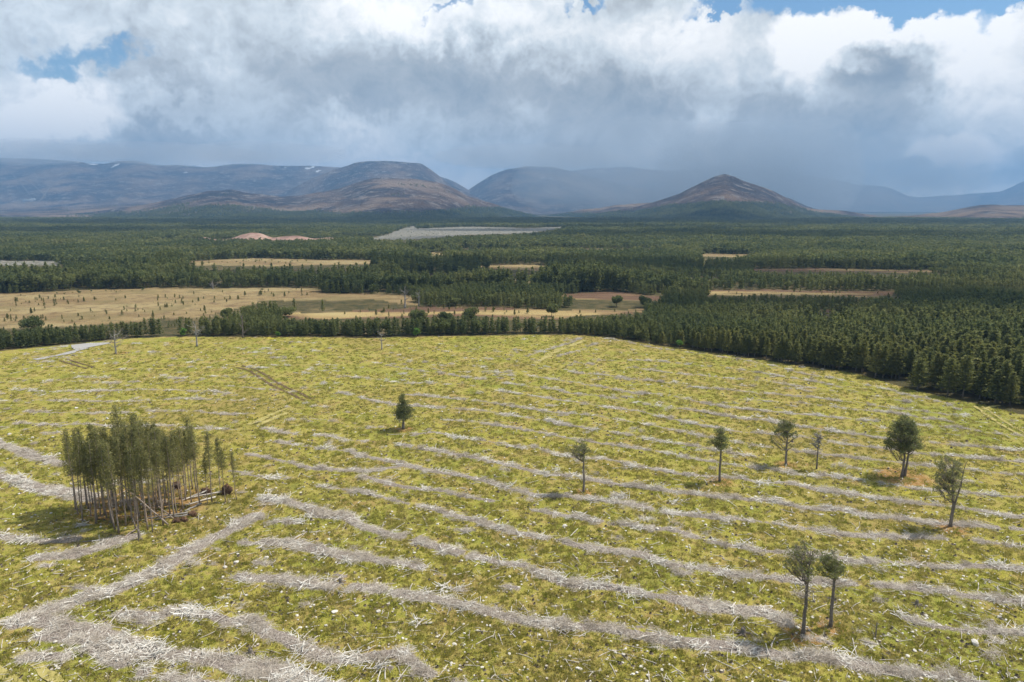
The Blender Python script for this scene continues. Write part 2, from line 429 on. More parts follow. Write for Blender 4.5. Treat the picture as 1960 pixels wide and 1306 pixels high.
# lines of brash left between the felled strips: photo outline of each centre line, width in metres
ROWS_PX = [
    (5, [(488, 993), (421, 1024), (370, 1051), (320, 1088), (269, 1111), (229, 1131), (162, 1148), (84, 1175), (34, 1195)]),
    (5, [(34, 1189), (101, 1192), (151, 1209), (236, 1236), (303, 1249), (370, 1256), (438, 1266), (505, 1283), (600, 1315), (700, 1345)]),
    (3.5, [(84, 1216), (168, 1229), (219, 1259), (286, 1290), (353, 1303), (421, 1320)]),
    (3.2, [(236, 1179), (303, 1185), (337, 1172), (404, 1175), (438, 1195), (488, 1189), (505, 1209), (545, 1222), (572, 1239), (623, 1259), (680, 1262), (705, 1257), (775, 1250), (810, 1290), (900, 1320)]),
    (3.2, [(455, 1108), (539, 1111), (555, 1121), (623, 1125), (646, 1121)]),
    (2.4, [(440, 1041), (488, 1044)]),
    (3.6, [(505, 1041), (572, 1047), (606, 1054), (660, 1066), (715, 1073), (774, 1080), (800, 1087)]),
    (3.8, [(512, 959), (555, 965), (593, 971), (618, 990), (664, 993), (695, 1009), (743, 1025), (799, 1039), (847, 1053), (903, 1070), (962, 1082), (1007, 1087), (1076, 1115), (1128, 1122), (1163, 1125), (1215, 1136), (1271, 1143), (1340, 1157), (1410, 1164), (1460, 1169), (1498, 1185)]),
    (2.0, [(531, 1002), (568, 1003)]),
    (2.8, [(611, 934), (649, 939), (695, 947), (729, 955), (809, 973), (910, 997), (972, 1021), (1035, 1034), (1111, 1047), (1163, 1053), (1215, 1063), (1285, 1084), (1340, 1090), (1410, 1104), (1499, 1109), (1569, 1111), (1657, 1118), (1745, 1127), (1816, 1132), (1868, 1143), (1960, 1150), (2100, 1165)]),
    (3.4, [(681, 1125), (729, 1132), (799, 1146), (854, 1157), (917, 1167), (972, 1184), (1028, 1198), (1094, 1205), (1163, 1209), (1229, 1223), (1312, 1233), (1375, 1238), (1480, 1250), (1600, 1262), (1700, 1280), (1850, 1300), (1960, 1330)]),
    (2.2, [(695, 914), (747, 928), (799, 938), (858, 943), (903, 955), (972, 969), (1035, 980), (1087, 990), (1146, 1001), (1215, 1011), (1285, 1018), (1340, 1036), (1393, 1044), (1481, 1058), (1551, 1062), (1639, 1076), (1720, 1076), (1816, 1083), (1904, 1083), (2000, 1086)]),
    (2.3, [(582, 895), (608, 900), (700, 904), (770, 893), (858, 908), (917, 921), (979, 938), (1021, 949), (1090, 950), (1146, 959), (1201, 966), (1267, 980), (1340, 991), (1410, 995), (1481, 1002), (1551, 1012), (1622, 1023), (1692, 1025), (1798, 1030), (1868, 1034), (1960, 1048), (2080, 1060)]),
    (2.3, [(764, 853), (804, 861), (843, 868), (881, 875), (919, 881), (960, 890), (1000, 900), (1052, 910), (1111, 917), (1163, 926), (1232, 935), (1302, 945), (1340, 949), (1410, 954), (1481, 960), (1537, 972), (1604, 977), (1657, 988), (1727, 991), (1780, 1000), (1833, 1004), (1889, 1009), (2000, 1018)]),
    (2.6, [(1340, 1164), (1410, 1166), (1455, 1170)]), (3.0, [(1735, 1180), (1791, 1199), (1868, 1203), (1960, 1213), (2060, 1225)]),
    (2.6, [(50, 1263), (95, 1258), (128, 1259)]),
    (3.4, [(67, 1071), (145, 1068), (202, 1047), (250, 1030)]), (3, [(10, 1030), (84, 1041), (140, 1036)]),
    (4.6, [(-60, 825), (0, 847), (33, 860), (64, 872), (97, 885), (120, 890)]), (5, [(-60, 895), (0, 913), (38, 923), (76, 936), (102, 941), (128, 944), (170, 955)]),
    (2.2, [(82, 829), (104, 829)]),
    (1.7, [(15, 819), (38, 812), (77, 814), (115, 815), (143, 812), (179, 814), (224, 817), (319, 816), (383, 821), (454, 824)]),
    (1.6, [(-60, 787), (0, 788), (51, 789), (102, 791), (153, 791), (212, 792), (268, 789), (319, 788), (378, 787), (434, 793), (485, 793)]),
    (1.5, [(557, 806), (593, 803), (639, 808), (679, 812)]), (1.3, [(-60, 769), (56, 768), (107, 768), (191, 770), (255, 769), (293, 766), (370, 765), (485, 768)]),
    (1.3, [(33, 747), (102, 750), (158, 749), (224, 749), (293, 746), (365, 749), (408, 751), (460, 757)]), (1.2, [(5, 733), (77, 728), (163, 731), (217, 735), (268, 732)]),
    (1.4, [(434, 740), (472, 742), (500, 746), (560, 752)]), (1.3, [(603, 735), (639, 736)]), (1.1, [(682, 723), (715, 726), (766, 732), (817, 733), (868, 736)]),
    (1.2, [(741, 700), (792, 707), (843, 713), (894, 723), (927, 726)]), (1.8, [(651, 752), (690, 761), (728, 769), (761, 775), (804, 778), (868, 783), (919, 788), (940, 791), (991, 800), (1047, 807), (1093, 819), (1149, 828), (1195, 833), (1240, 843), (1297, 850), (1348, 857), (1399, 865), (1440, 872)]),
    (1.8, [(779, 754), (830, 759), (894, 765), (940, 771), (971, 777), (1016, 784), (1062, 792), (1124, 798), (1182, 806), (1233, 814), (1297, 825), (1338, 834), (1374, 839), (1420, 850), (1489, 859), (1544, 866), (1585, 871), (1640, 877), (1695, 885), (1786, 894), (1844, 899), (1902, 905), (1960, 910), (2060, 918)]),
    (1.3, [(603, 780), (628, 780)]), (1.5, [(705, 819), (741, 821)]), (1.9, [(858, 806), (906, 810), (960, 819), (996, 824), (1047, 834), (1083, 842), (1144, 852), (1182, 856), (1233, 862), (1284, 870), (1317, 876), (1369, 885), (1434, 892), (1503, 901), (1538, 910), (1585, 911), (1640, 917), (1695, 927), (1750, 936), (1806, 941), (1888, 947), (1957, 952), (2060, 962)]),
    (2.0, [(799, 834), (830, 830), (868, 839), (906, 843), (932, 848), (957, 854), (991, 860), (1019, 858), (1055, 870), (1093, 876), (1164, 882), (1208, 893), (1246, 898), (1297, 908), (1338, 911), (1420, 916), (1461, 925), (1503, 923), (1549, 933), (1599, 941), (1654, 951), (1700, 955), (1756, 963), (1833, 972), (1904, 984), (1960, 990)]),
    (2.0, [(508, 824), (544, 831), (567, 834)]), (1.8, [(603, 834), (651, 839), (664, 844), (702, 847)]),
    (2.0, [(529, 849), (567, 854), (605, 858), (639, 863), (664, 867), (697, 876), (733, 882), (766, 888), (800, 897)]),
    (1.8, [(475, 870), (524, 880), (554, 885), (582, 895)]), (2.0, [(440, 903), (460, 905), (498, 913), (544, 918)]),
    (1.7, [(966, 733), (1016, 742), (1062, 747), (1093, 755), (1159, 761), (1203, 770), (1246, 777), (1297, 782), (1335, 787), (1374, 794), (1420, 801), (1483, 808), (1538, 819), (1599, 826), (1649, 832), (1687, 841), (1764, 849), (1806, 853), (1861, 857), (1902, 861), (1957, 864), (2060, 872)]),
    (1.7, [(955, 749), (1004, 755), (1055, 765), (1118, 775), (1195, 787), (1233, 791), (1297, 806), (1374, 819), (1426, 828), (1475, 832), (1536, 837), (1596, 848), (1654, 856), (1687, 860), (1750, 870), (1806, 874), (1888, 881), (1957, 885), (2060, 895)]),
    (1.5, [(1004, 718), (1055, 726), (1098, 733), (1144, 741), (1215, 755), (1272, 757), (1323, 768), (1374, 777), (1420, 783), (1475, 788), (1544, 795), (1599, 802), (1640, 806), (1701, 812), (1764, 817), (1819, 820), (1888, 830), (1960, 836)]),
    (1.4, [(1090, 712), (1157, 719), (1195, 724), (1272, 734), (1323, 742), (1420, 751), (1475, 755), (1544, 762), (1585, 766), (1627, 772), (1662, 776), (1695, 783), (1750, 788), (1806, 794), (1844, 798)]),
    (1.4, [(1420, 766), (1467, 770), (1530, 773), (1591, 782), (1654, 787), (1718, 794), (1764, 802), (1833, 808)]),
    (1.3, [(1101, 696), (1152, 700), (1221, 706), (1297, 717), (1348, 720), (1420, 727), (1467, 731), (1596, 751)]), (1.2, [(1420, 739), (1489, 744), (1558, 748)]),
    (1.2, [(1139, 691), (1236, 690), (1310, 697), (1420, 708), (1481, 718), (1544, 729), (1585, 737), (1640, 753), (1695, 764), (1745, 773)]),
    (1.3, [(1149, 649), (1195, 655), (1246, 666), (1323, 676), (1420, 688), (1489, 702), (1530, 714), (1613, 729), (1662, 739), (1704, 748), (1740, 758), (1778, 765), (1814, 773), (1828, 781), (1844, 795)]),
    (1.6, [(1009, 683), (1055, 669), (1093, 658), (1113, 650)]), (1.3, [(1073, 683), (1106, 673), (1144, 660)]),
    (1.5, [(1596, 888), (1640, 897), (1693, 904)]), (1.5, [(1420, 870), (1475, 878), (1530, 882)]), (1.8, [(1800, 918), (1840, 922), (1880, 925)]),
    (1.6, [(100, 668), (135, 664)]),
]
# remains of the rows in the far, low-angle part of the clearing
_r = random.Random(21)
for k in range(95):
    px = _r.uniform(20, 1180); py = 650 + 78 * _r.random() ** .8
    if px > 1000 and py < 690: continue
    w = _r.uniform(14, 70); s = .01 + .05 * (px / 1000)
    ROWS_PX.append((_r.uniform(.5, 1.0), [(px, py), (px + w * .5, py + w * .5 * s + _r.uniform(-1, 1)), (px + w, py + w * s)]))
for k in range(60):
    px = _r.uniform(-20, 1960); py = _r.uniform(730, 1290)
    w = _r.uniform(.02, .06) * (py - 480)
    ROWS_PX.append((_r.uniform(.7, 1.5), [(px, py), (px + w, py + w * _r.uniform(.05, .22))]))

ROWS = []
for w, pts in ROWS_PX:
    if w > 1.15 and len(pts) > 2 and pts[-1][0] >= 1900:      # the rows run on past the edge of the picture
        (xa, ya), (xb, yb) = pts[-3], pts[-1]; pts = pts + [(xb + 250, yb + 250 * (yb - ya) / (xb - xa) * 1.1), (xb + 520, yb + 520 * (yb - ya) / (xb - xa) * 1.25)]
    if w > 1.15 and len(pts) > 2 and pts[0][0] <= 15:
        (xa, ya), (xb, yb) = pts[0], pts[2]; pts = [(xa - 450, ya - 450 * (yb - ya) / (xb - xa) * .8)] + pts
    a = np.array(pts, float); x, y = G(a[:, 0], a[:, 1])
    # resample every metre with a little wander
    d = np.r_[0, np.cumsum(np.hypot(np.diff(x), np.diff(y)))]
    n = max(3, int(d[-1] / 1.0)); t = np.linspace(0, d[-1], n)
    X = np.interp(t, d, x); Y = np.interp(t, d, y)
    X = X + (vnoise(X, Y, 5, 31) - .5) * .9; Y = Y + (vnoise(X, Y, 5, 32) - .5) * .9
    ROWS.append((w, X, Y))

# brash field as a raster (0.5 m cells) that the ground, brash and scatter all read
RX0, RY0, RES, RNX, RNY = -300.0, 40.0, 0.5, 1240, 520
BR = np.zeros((RNX, RNY))
for w, X, Y in ROWS:
    for x, y in zip(X, Y):
        ww = w * (.5 + .9 * vnoise(x, y, 7, 40))
        if vnoise(x, y, 4.5, 44) < .12 and w < 4: continue
        i0, i1 = int((x - ww - 1 - RX0) / RES), int((x + ww + 1 - RX0) / RES) + 1
        j0, j1 = int((y - ww - 1 - RY0) / RES), int((y + ww + 1 - RY0) / RES) + 1
        i0, j0 = max(i0, 0), max(j0, 0); i1, j1 = min(i1, RNX), min(j1, RNY)
        if i0 >= i1 or j0 >= j1: continue
        gx = RX0 + (np.arange(i0, i1) + .5) * RES; gy = RY0 + (np.arange(j0, j1) + .5) * RES
        q = np.hypot(gx[:, None] - x, gy[None, :] - y) / (ww * .30 + .16)
        BR[i0:i1, j0:j1] = np.maximum(BR[i0:i1, j0:j1], np.clip(1.25 - q * q, 0, 1))
def brash_at(x, y):
    i = (np.asarray(x) - RX0) / RES - .5; j = (np.asarray(y) - RY0) / RES - .5
    ok = (i >= 0) & (j >= 0) & (i < RNX - 2) & (j < RNY - 2)
    i = np.clip(i, 0, RNX - 2.001); j = np.clip(j, 0, RNY - 2.001)
    a = i.astype(int); b = j.astype(int); u = i - a; v = j - b
    r = (BR[a, b] * (1 - u) + BR[a + 1, b] * u) * (1 - v) + (BR[a, b + 1] * (1 - u) + BR[a + 1, b + 1] * u) * v
    return np.where(ok, r, 0)
def gtop(x, y):
    b = brash_at(x, y)
    return gz(x, y) + .22 * b

# the standing trees and the grove (photo positions of the trunks' feet)
GROVE_C = G(270, 965)
LITTER = [(772, 823, 2.6, 1), (1117, 943, 2.2, .8), (1377, 921, 2.8, .9), (1504, 888, 2.6, .8), (1729, 913, 5.0, 1.2), (1819, 1009, 3.2, .9), (1540, 1214, 2.6, 1), (1590, 1196, 2.2, .9), (232, 676, 3.5, .7)]
LIT_W = [(*G(a, b), r, s) for a, b, r, s in LITTER]

# ------------------------------------------------------------------ the ground: one sheet to beyond the hills
azf = np.radians(np.linspace(-43, 43, 1050))
azc = np.radians(np.linspace(43, 317, 70))[1:-1]
AZ = np.concatenate([azf, azc])
r1 = 3 * (38 / 3) ** (np.arange(16) / 16.0)
r2 = 38 * (330 / 38) ** (np.arange(430) / 430.0)
r3 = 330 * (3200 / 330) ** (np.arange(150) / 150.0)
r4 = 3200 * (15500 / 3200) ** (np.arange(30) / 29.0)
RR = np.concatenate([r1, r2, r3, r4])
aa, rr = np.meshgrid(AZ, RR, indexing='ij')
gx = rr * np.sin(aa); gy = rr * np.cos(aa)
inf = pip(gx, gy, FIELD)
ins = np.where(inf, 1.0, 0.0)
br = brash_at(gx, gy) * ins
z = gz(gx, gy)
near = rr < 340
micro = (vnoise(gx, gy, 1.1, 51) - .5) * .16 + (vnoise(gx, gy, .45, 52) - .5) * .09
z = z + np.where(near, micro, 0) + .25 * br
far = np.clip((rr - 2500) / 3000, 0, 1)
z = z - far * 8
# vehicle ruts press into the ground
moor = np.zeros_like(gx); brown = np.zeros_like(gx); grey = np.zeros_like(gx)
jx = gx + (vfbm(gx, gy, 30, 3, 61) - .5) * 34; jy = gy + (vfbm(gx, gy, 30, 3, 64) - .5) * 14 * np.clip(rr / 600, .3, 2)
sel = rr > 240
for poly, kind in OPEN_W:
    m_ = np.zeros_like(gx, bool); m_[sel] = pip(jx[sel], jy[sel], poly)
    if kind in ('tan', 'brown'): moor[m_] = 1
    if kind == 'brown': brown[m_] = 1
    if kind in ('grey', 'pink'): grey[m_] = 1
litter = np.zeros_like(gx)
for x, y, r_, s_ in LIT_W:
    litter = np.maximum(litter, s_ * np.exp(-((gx - x) ** 2 + (gy - y) ** 2) / r_ ** 2))
gx0, gy0 = GROVE_C
litter = np.maximum(litter, .85 * np.exp(-(((gx - gx0) / 12) ** 2 + ((gy - gy0) / 9) ** 2) ** 2))
# brown heathery margin along the forest edge
nA, nR = gx.shape
mb = MB()
V = np.stack([gx, gy, z], -1).reshape(-1, 3)
idx = np.arange(nA * nR).reshape(nA, nR)
i2 = np.roll(idx, -1, 0)
Q = np.stack([idx[:, :-1], i2[:, :-1], i2[:, 1:], idx[:, 1:]], -1).reshape(-1, 4)[:, ::-1]
cidx = len(V)
V = np.vstack([V, [(0, 0, float(gz(0, 0)))]])
T = np.stack([np.full(nA, cidx), idx[:, 0], i2[:, 0]], -1)[:, ::-1]
mb.add(V, Q, T)

mg, nt, p = mat('ground_cover')
P = pos(nt)
a1 = nt.nodes.new('ShaderNodeAttribute'); a1.attribute_name = 'zones'
a2 = nt.nodes.new('ShaderNodeAttribute'); a2.attribute_name = 'zones_far'
s1 = nt.nodes.new('ShaderNodeSeparateColor'); nt.links.new(a1.outputs['Color'], s1.inputs[0])
s2 = nt.nodes.new('ShaderNodeSeparateColor'); nt.links.new(a2.outputs['Color'], s2.inputs[0])
brn, fld, lit = s1.outputs[0], s1.outputs[1], s1.outputs[2]
mor, bro, gry = s2.outputs[0], s2.outputs[1], s2.outputs[2]
nL = noise(nt, P, .045, 4, .55); nM = noise(nt, P, .16, 5, .6); nS = noise(nt, P, 1.2, 6, .68); nX = noise(nt, P, 5.5, 3, .6)
gcol = ramp_node(nt, mth(nt, 'ADD', mth(nt, 'MULTIPLY', nM, .55), mth(nt, 'MULTIPLY', nS, .45)), [
    (.30, (.135, .16, .024)), (.40, (.20, .205, .034)), (.47, (.27, .25, .042)), (.53, (.35, .295, .08)), (.59, (.32, .23, .08)), (.68, (.20, .125, .052))])
gcol = mixc(nt, mth(nt, 'MULTIPLY', sstep(nt, nL, .5, .68), .5), gcol, (.34, .30, .05))
gcol = mixc(nt, mth(nt, 'MULTIPLY', sstep(nt, noise(nt, P, .11, 4, .6, .5), .62, .72), .6), gcol, (.46, .40, .03))
gcol = mixc(nt, mth(nt, 'MULTIPLY', sstep(nt, noise(nt, P, .35, 5, .7), .56, .66), .55), gcol, (.22, .145, .06))
nH = noise(nt, P, .022, 4, .6)
gcol = mixc(nt, mth(nt, 'MULTIPLY', sstep(nt, nH, .50, .62), .5), gcol, (.27, .195, .07))
gcol = mixc(nt, mth(nt, 'MULTIPLY', sstep(nt, nH, .46, .34), .5), gcol, (.19, .22, .03))
gcol = mixc(nt, mth(nt, 'MULTIPLY', sstep(nt, nX, .54, .72), .34), gcol, (.48, .43, .23))
gcol = mixc(nt, mth(nt, 'MULTIPLY', sstep(nt, nX, .44, .3), .3), gcol, (.08, .10, .02))
lcol = ramp_node(nt, nS, [(.3, (.20, .10, .04)), (.5, (.34, .20, .07)), (.7, (.42, .30, .16))])
gcol = mixc(nt, sstep(nt, mth(nt, 'ADD', lit, mth(nt, 'MULTIPLY', nS, .5)), .45, .95), gcol, lcol)
bcol = ramp_node(nt, nX, [(.3, (.10, .08, .06)), (.5, (.24, .20, .17)), (.7, (.44, .385, .335))])
gcol = mixc(nt, sstep(nt, mth(nt, 'ADD', brn, mth(nt, 'MULTIPLY', nS, .7)), .65, 1.15), gcol, bcol)
# forest floor, moor, felled ground
fcol = ramp_node(nt, nM, [(.3, (.035, .04, .016)), (.5, (.075, .065, .028)), (.7, (.13, .095, .045))])
fcol = mixc(nt, mth(nt, 'MULTIPLY', sstep(nt, noise(nt, P, .02, 5, .65), .5, .62), .5), fcol, (.20, .15, .075))
st = nt.nodes.new('ShaderNodeVectorMath'); st.operation = 'MULTIPLY'; st.inputs[1].default_value = (.35, 1.3, 1); nt.links.new(P, st.inputs[0])
nSt = noise(nt, st.outputs[0], .022, 6, .65)
tcol = ramp_node(nt, mth(nt, 'ADD', mth(nt, 'MULTIPLY', nSt, .7), mth(nt, 'MULTIPLY', nS, .3)), [(.30, (.09, .06, .03)), (.41, (.19, .13, .062)), (.5, (.26, .19, .092)), (.60, (.33, .26, .13)), (.70, (.19, .165, .08))])
brcol = ramp_node(nt, nSt, [(.3, (.085, .05, .032)), (.50, (.15, .09, .055)), (.58, (.34, .25, .11)), (.75, (.44, .36, .18))])
tcol = mixc(nt, mth(nt, 'MULTIPLY', sstep(nt, noise(nt, P, .12, 6, .7), .47, .62), .75), tcol, (.15, .10, .055))
tcol = mixc(nt, mth(nt, 'MULTIPLY', sstep(nt, noise(nt, P, .03, 4, .6), .52, .62), .6), tcol, (.19, .155, .07))
tcol = mixc(nt, bro, tcol, brcol)
gyc = ramp_node(nt, nM, [(.38, (.07, .08, .045)), (.5, (.19, .175, .145)), (.62, (.30, .28, .25))])
oc = mixc(nt, mor, fcol, tcol); oc = mixc(nt, gry, oc, gyc)
fmix = sstep(nt, mth(nt, 'ADD', fld, mth(nt, 'MULTIPLY', mth(nt, 'SUBTRACT', nS, .5), .5)), .3, .7)
col = mixc(nt, fmix, oc, gcol)
nt.links.new(col, p.inputs['Base Color']); p.inputs['Roughness'].default_value = .95; p.inputs['Specular IOR Level'].default_value = .1
bp = nt.nodes.new('ShaderNodeBump'); bp.inputs['Strength'].default_value = .9; bp.inputs['Distance'].default_value = .22
nt.links.new(mth(nt, 'ADD', nX, mth(nt, 'MULTIPLY', nS, 1.2)), bp.inputs['Height']); nt.links.new(bp.outputs[0], p.inputs['Normal'])
ground = mb.obj('ground', mg, smooth=True)
tag(ground, kind='structure')
def cattr(me, name, arrs):
    a = me.color_attributes.new(name, 'FLOAT_COLOR', 'POINT')
    n = len(me.vertices); C = np.ones((n, 4), np.float32)
    for k, v in enumerate(arrs):
        v = v.reshape(-1); C[:len(v), k] = v
    a.data.foreach_set('color', C.ravel())
cattr(ground.data, 'zones', [br, ins, litter])
cattr(ground.data, 'zones_far', [moor, brown, grey])

# ------------------------------------------------------------------ hills and mountains
mh, nt, p = mat('hill_cover')
P = pos(nt); tcn = nt.nodes.new('ShaderNodeAttribute'); tcn.attribute_name = 'cover'
sc_ = nt.nodes.new('ShaderNodeSeparateColor'); nt.links.new(tcn.outputs['Color'], sc_.inputs[0])
nA_ = noise(nt, P, .0022, 7, .62); nB_ = noise(nt, P, .011, 6, .65); nC_ = noise(nt, P, .05, 4, .6)
upc = ramp_node(nt, nA_, [(.3, (.022, .019, .019)), (.43, (.050, .036, .031)), (.52, (.105, .070, .050)), (.60, (.19, .13, .085)), (.75, (.12, .105, .10))])
upc = mixc(nt, mth(nt, 'MULTIPLY', sstep(nt, nB_, .52, .64), .7), upc, (.27, .24, .215))
loc = ramp_node(nt, nB_, [(.3, (.018, .028, .016)), (.5, (.03, .045, .022)), (.7, (.05, .058, .03))])
loc = mixc(nt, mth(nt, 'MULTIPLY', sstep(nt, nC_, .55, .7), .35), loc, (.12, .10, .06))
f = sstep(nt, mth(nt, 'ADD', sc_.outputs[0], mth(nt, 'MULTIPLY', mth(nt, 'SUBTRACT', nB_, .5), 1.1)), .35, .62)
hc = mixc(nt, f, upc, loc)
hc = mixc(nt, mth(nt, 'MULTIPLY', sc_.outputs[1], sstep(nt, nA_, .40, .56)), hc, (.24, .17, .115))
nt.links.new(hc, p.inputs['Base Color']); p.inputs['Roughness'].default_value = 1
p.inputs['Specular IOR Level'].default_value = .05
bp = nt.nodes.new('ShaderNodeBump'); bp.inputs['Strength'].default_value = 1.0; bp.inputs['Distance'].default_value = 60
nt.links.new(mth(nt, 'ADD', nB_, mth(nt, 'MULTIPLY', nC_, .3)), bp.inputs['Height']); nt.links.new(bp.outputs[0], p.inputs['Normal'])

HILLS = {}
def hill(name, D, Lf, Lb, prof, amp=30, sharp=1.15, treeline=None, tanband=None, nu=360, nv=70, name2='hill', ridge=0):
    """prof: skyline in photo coordinates at distance D; a real heightfield slopes down in front and behind"""
    a = np.array(prof, float)
    pxs = np.linspace(a[0, 0], a[-1, 0], nu); pys = np.interp(pxs, a[:, 0], a[:, 1])
    k = np.ones(5) / 5; pys = np.convolve(np.pad(pys, 2, 'edge'), k, 'valid')
    pys += (vfbm(pxs, pxs * 0, 26, 4, 70 + ridge) - .5) * (2.6 if D > 3000 else 2.0)
    Dx = D * (1 + .07 * (vfbm(pxs, pxs * 0 + D, 300, 2, 77) - .5))
    cx, cz = at_plane(pxs, pys, Dx)
    base = -5.0 if D > 3000 else -.6
    t = np.concatenate([np.linspace(0, 1, nv), 1 + np.linspace(0, 1, 26)[1:]])
    px2 = cx / Dx                                   # fan of lines through the site
    tt, uu = np.meshgrid(t, np.arange(nu), indexing='ij')
    Y = np.where(tt <= 1, Dx[uu] - (1 - tt) * Lf, Dx[uu] + (tt - 1) * Lb)
    X = px2[uu] * Y
    s = np.where(tt <= 1, tt ** sharp * (1 - .0) , 1 - (tt - 1) ** 1.3)
    s = s * s * (3 - 2 * s) * .45 + s * .55
    Z = base + (cz[uu] - base) * s
    w = np.sin(np.clip(tt, 0, 2) * PI / 2 * 1.0) * np.clip(1 - tt, 0, 1) ** .6 * 2.2
    w = np.where(tt > 1, .5 * (tt - 1), w)
    g = 1 - np.abs(2 * vfbm(X, Y * .6, max(D * .13, 30), 4, 80 + ridge) - 1)       # gullies
    Z = Z - w * amp * g * 1.7
    g2 = 1 - np.abs(2 * vfbm(X, Y * .5, max(D * .045, 14), 3, 89 + ridge) - 1)
    Z = Z - w * amp * g2 * .55
    Z = Z + w * amp * .25 * (vfbm(X, Y, D * .03, 3, 85) - .5)
    nv2 = len(t)
    ii = np.arange(nv2 * nu).reshape(nv2, nu)
    q = np.stack([ii[:-1, :-1], ii[:-1, 1:], ii[1:, 1:], ii[1:, :-1]], -1).reshape(-1, 4)
    mb = MB(); V = np.stack([X, Y, Z], -1).reshape(-1, 3); mb.add(V, q)
    o = mb.obj(name2, mh, smooth=True); tag(o, kind='structure')
    ppx, ppy = proj(X, Y, Z)
    low = np.zeros_like(X); tn = np.zeros_like(X)
    if treeline is not None:
        tl = np.array(treeline, float); ty = np.interp(ppx, tl[:, 0], tl[:, 1])
        low = np.clip((ppy - ty) / 14 + .5, 0, 1)
    if tanband is not None:
        for bx, by, rx, ry in tanband:
            tn = np.maximum(tn, np.clip(1.4 - np.hypot((ppx - bx) / rx, (ppy - by) / ry), 0, 1))
    cattr(o.data, 'cover', [low, tn])
    HILLS[name] = (o, V, q, BVHTree.FromPolygons([tuple(v) for v in V], [tuple(k_) for k_ in q]), X, Y, Z, low)
    return o

hill('far_right', 13000, 3500, 2500, [(1080, 330), (1130, 322), (1200, 320), (1260, 327), (1340, 326), (1400, 318), (1480, 318), (1530, 333), (1560, 338), (1610, 345), (1635, 354), (1690, 356), (1712, 362), (1735, 375), (1760, 378), (1850, 372), (1920, 366), (1960, 346), (2040, 330), (2300, 325), (2600, 345), (2900, 380)], amp=60, name2='mountain', ridge=1)
hill('far_left', 9500, 4200, 2500, [(-900, 360), (-650, 320), (-420, 300), (-200, 296), (0, 303), (60, 303), (150, 309), (170, 314), (205, 314), (228, 307), (262, 308), (300, 317), (340, 316), (400, 321), (450, 314), (500, 315), (540, 318), (600, 318), (700, 324), (800, 330), (840, 337), (871, 347), (890, 360), (912, 372), (1000, 395)], amp=65, name2='mountain', ridge=2,
     tanband=[(110, 355, 40, 16), (45, 345, 30, 14), (60, 392, 120, 6)])
hill('middle', 9800, 3600, 2500, [(780, 420), (840, 400), (885, 374), (900, 361), (940, 336), (970, 324), (1010, 318), (1060, 320), (1100, 330), (1150, 344), (1200, 356), (1250, 366), (1320, 374), (1420, 390)], amp=60, name2='mountain', ridge=3)
hill('flat_top', 7600, 2600, 2000, [(420, 400), (520, 380), (600, 340), (640, 325), (680, 312), (700, 309), (740, 308), (770, 310), (806, 313), (825, 325), (850, 345), (870, 358), (890, 366), (930, 386), (1010, 412)], amp=45, name2='mountain', ridge=4)
hill('left_plateau', 6200, 3500, 1500, [(-900, 404), (-420, 402), (-200, 396), (0, 399), (140, 396), (240, 391), (310, 389), (400, 392), (520, 400), (640, 405)], amp=10, name2='hill', ridge=9,
     treeline=[(-420, 416), (0, 418), (200, 415), (600, 400)], tanband=[(230, 406, 150, 7), (120, 412, 90, 5)])
hill('low_hills', 4700, 2600, 1400, [(60, 416), (200, 403), (260, 395), (300, 387), (350, 376), (400, 366), (440, 363), (480, 370), (535, 376), (572, 375), (620, 367), (650, 361), (684, 349), (711, 341.6), (744, 340.6), (791, 343), (838, 349), (869, 361), (899, 377), (936, 388), (987, 403), (1040, 415), (1120, 424)], amp=26, ridge=5, name2='hill', nu=460, nv=90,
     treeline=[(60, 410), (250, 408), (350, 396), (450, 394), (560, 400), (640, 408), (760, 408), (900, 398), (1100, 395)], tanband=[(760, 352, 90, 8), (620, 400, 160, 8), (300, 404, 90, 8), (720, 414, 90, 3), (860, 415, 100, 3), (690, 380, 60, 3)])
hill('low_saddle', 5200, 2700, 1400, [(960, 426), (1060, 410), (1110, 402), (1150, 398), (1180, 393), (1250, 388), (1330, 386), (1420, 392), (1509, 379), (1540, 393), (1575, 404), (1640, 414), (1720, 420)], amp=16, ridge=6, name2='hill', treeline=[(960, 400), (1080, 408), (1180, 408), (1300, 396), (1700, 405)], tanband=[(1190, 398, 90, 9)])
hill('cone', 4300, 2200, 1500, [(1040, 424), (1120, 412), (1200, 400), (1250, 388), (1300, 371), (1323, 359), (1350, 345.6), (1367, 339), (1388, 333), (1404, 338), (1424, 347), (1451, 355.8), (1482, 367), (1509, 381), (1536, 396), (1569, 402), (1613, 404), (1653, 409), (1697, 416), (1760, 424)], amp=24, ridge=7, sharp=1.35, name2='hill', nu=420, nv=90,
     treeline=[(1040, 410), (1200, 404), (1290, 392), (1350, 386), (1420, 386), (1500, 392), (1560, 408), (1620, 414), (1760, 424)], tanband=[(1560, 404, 60, 4)])
hill('right_moor', 3900, 1700, 1300, [(1640, 424), (1697, 416), (1754, 412), (1805, 406), (1855, 396), (1879, 392), (1936, 393), (2000, 392), (2200, 386), (2400, 390), (2900, 400)], amp=14, ridge=8, name2='hill',
     treeline=[(1640, 418), (1750, 430), (1850, 436), (2300, 436)], tanband=[(1850, 412, 130, 14), (1980, 408, 120, 14)])
mp, nt, p = mat('bare_slope')
nt.links.new(ramp_node(nt, noise(nt, pos(nt), .06, 6, .65), [(.3, (.15, .09, .065)), (.5, (.31, .19, .145)), (.7, (.40, .29, .22))]), p.inputs['Base Color'])
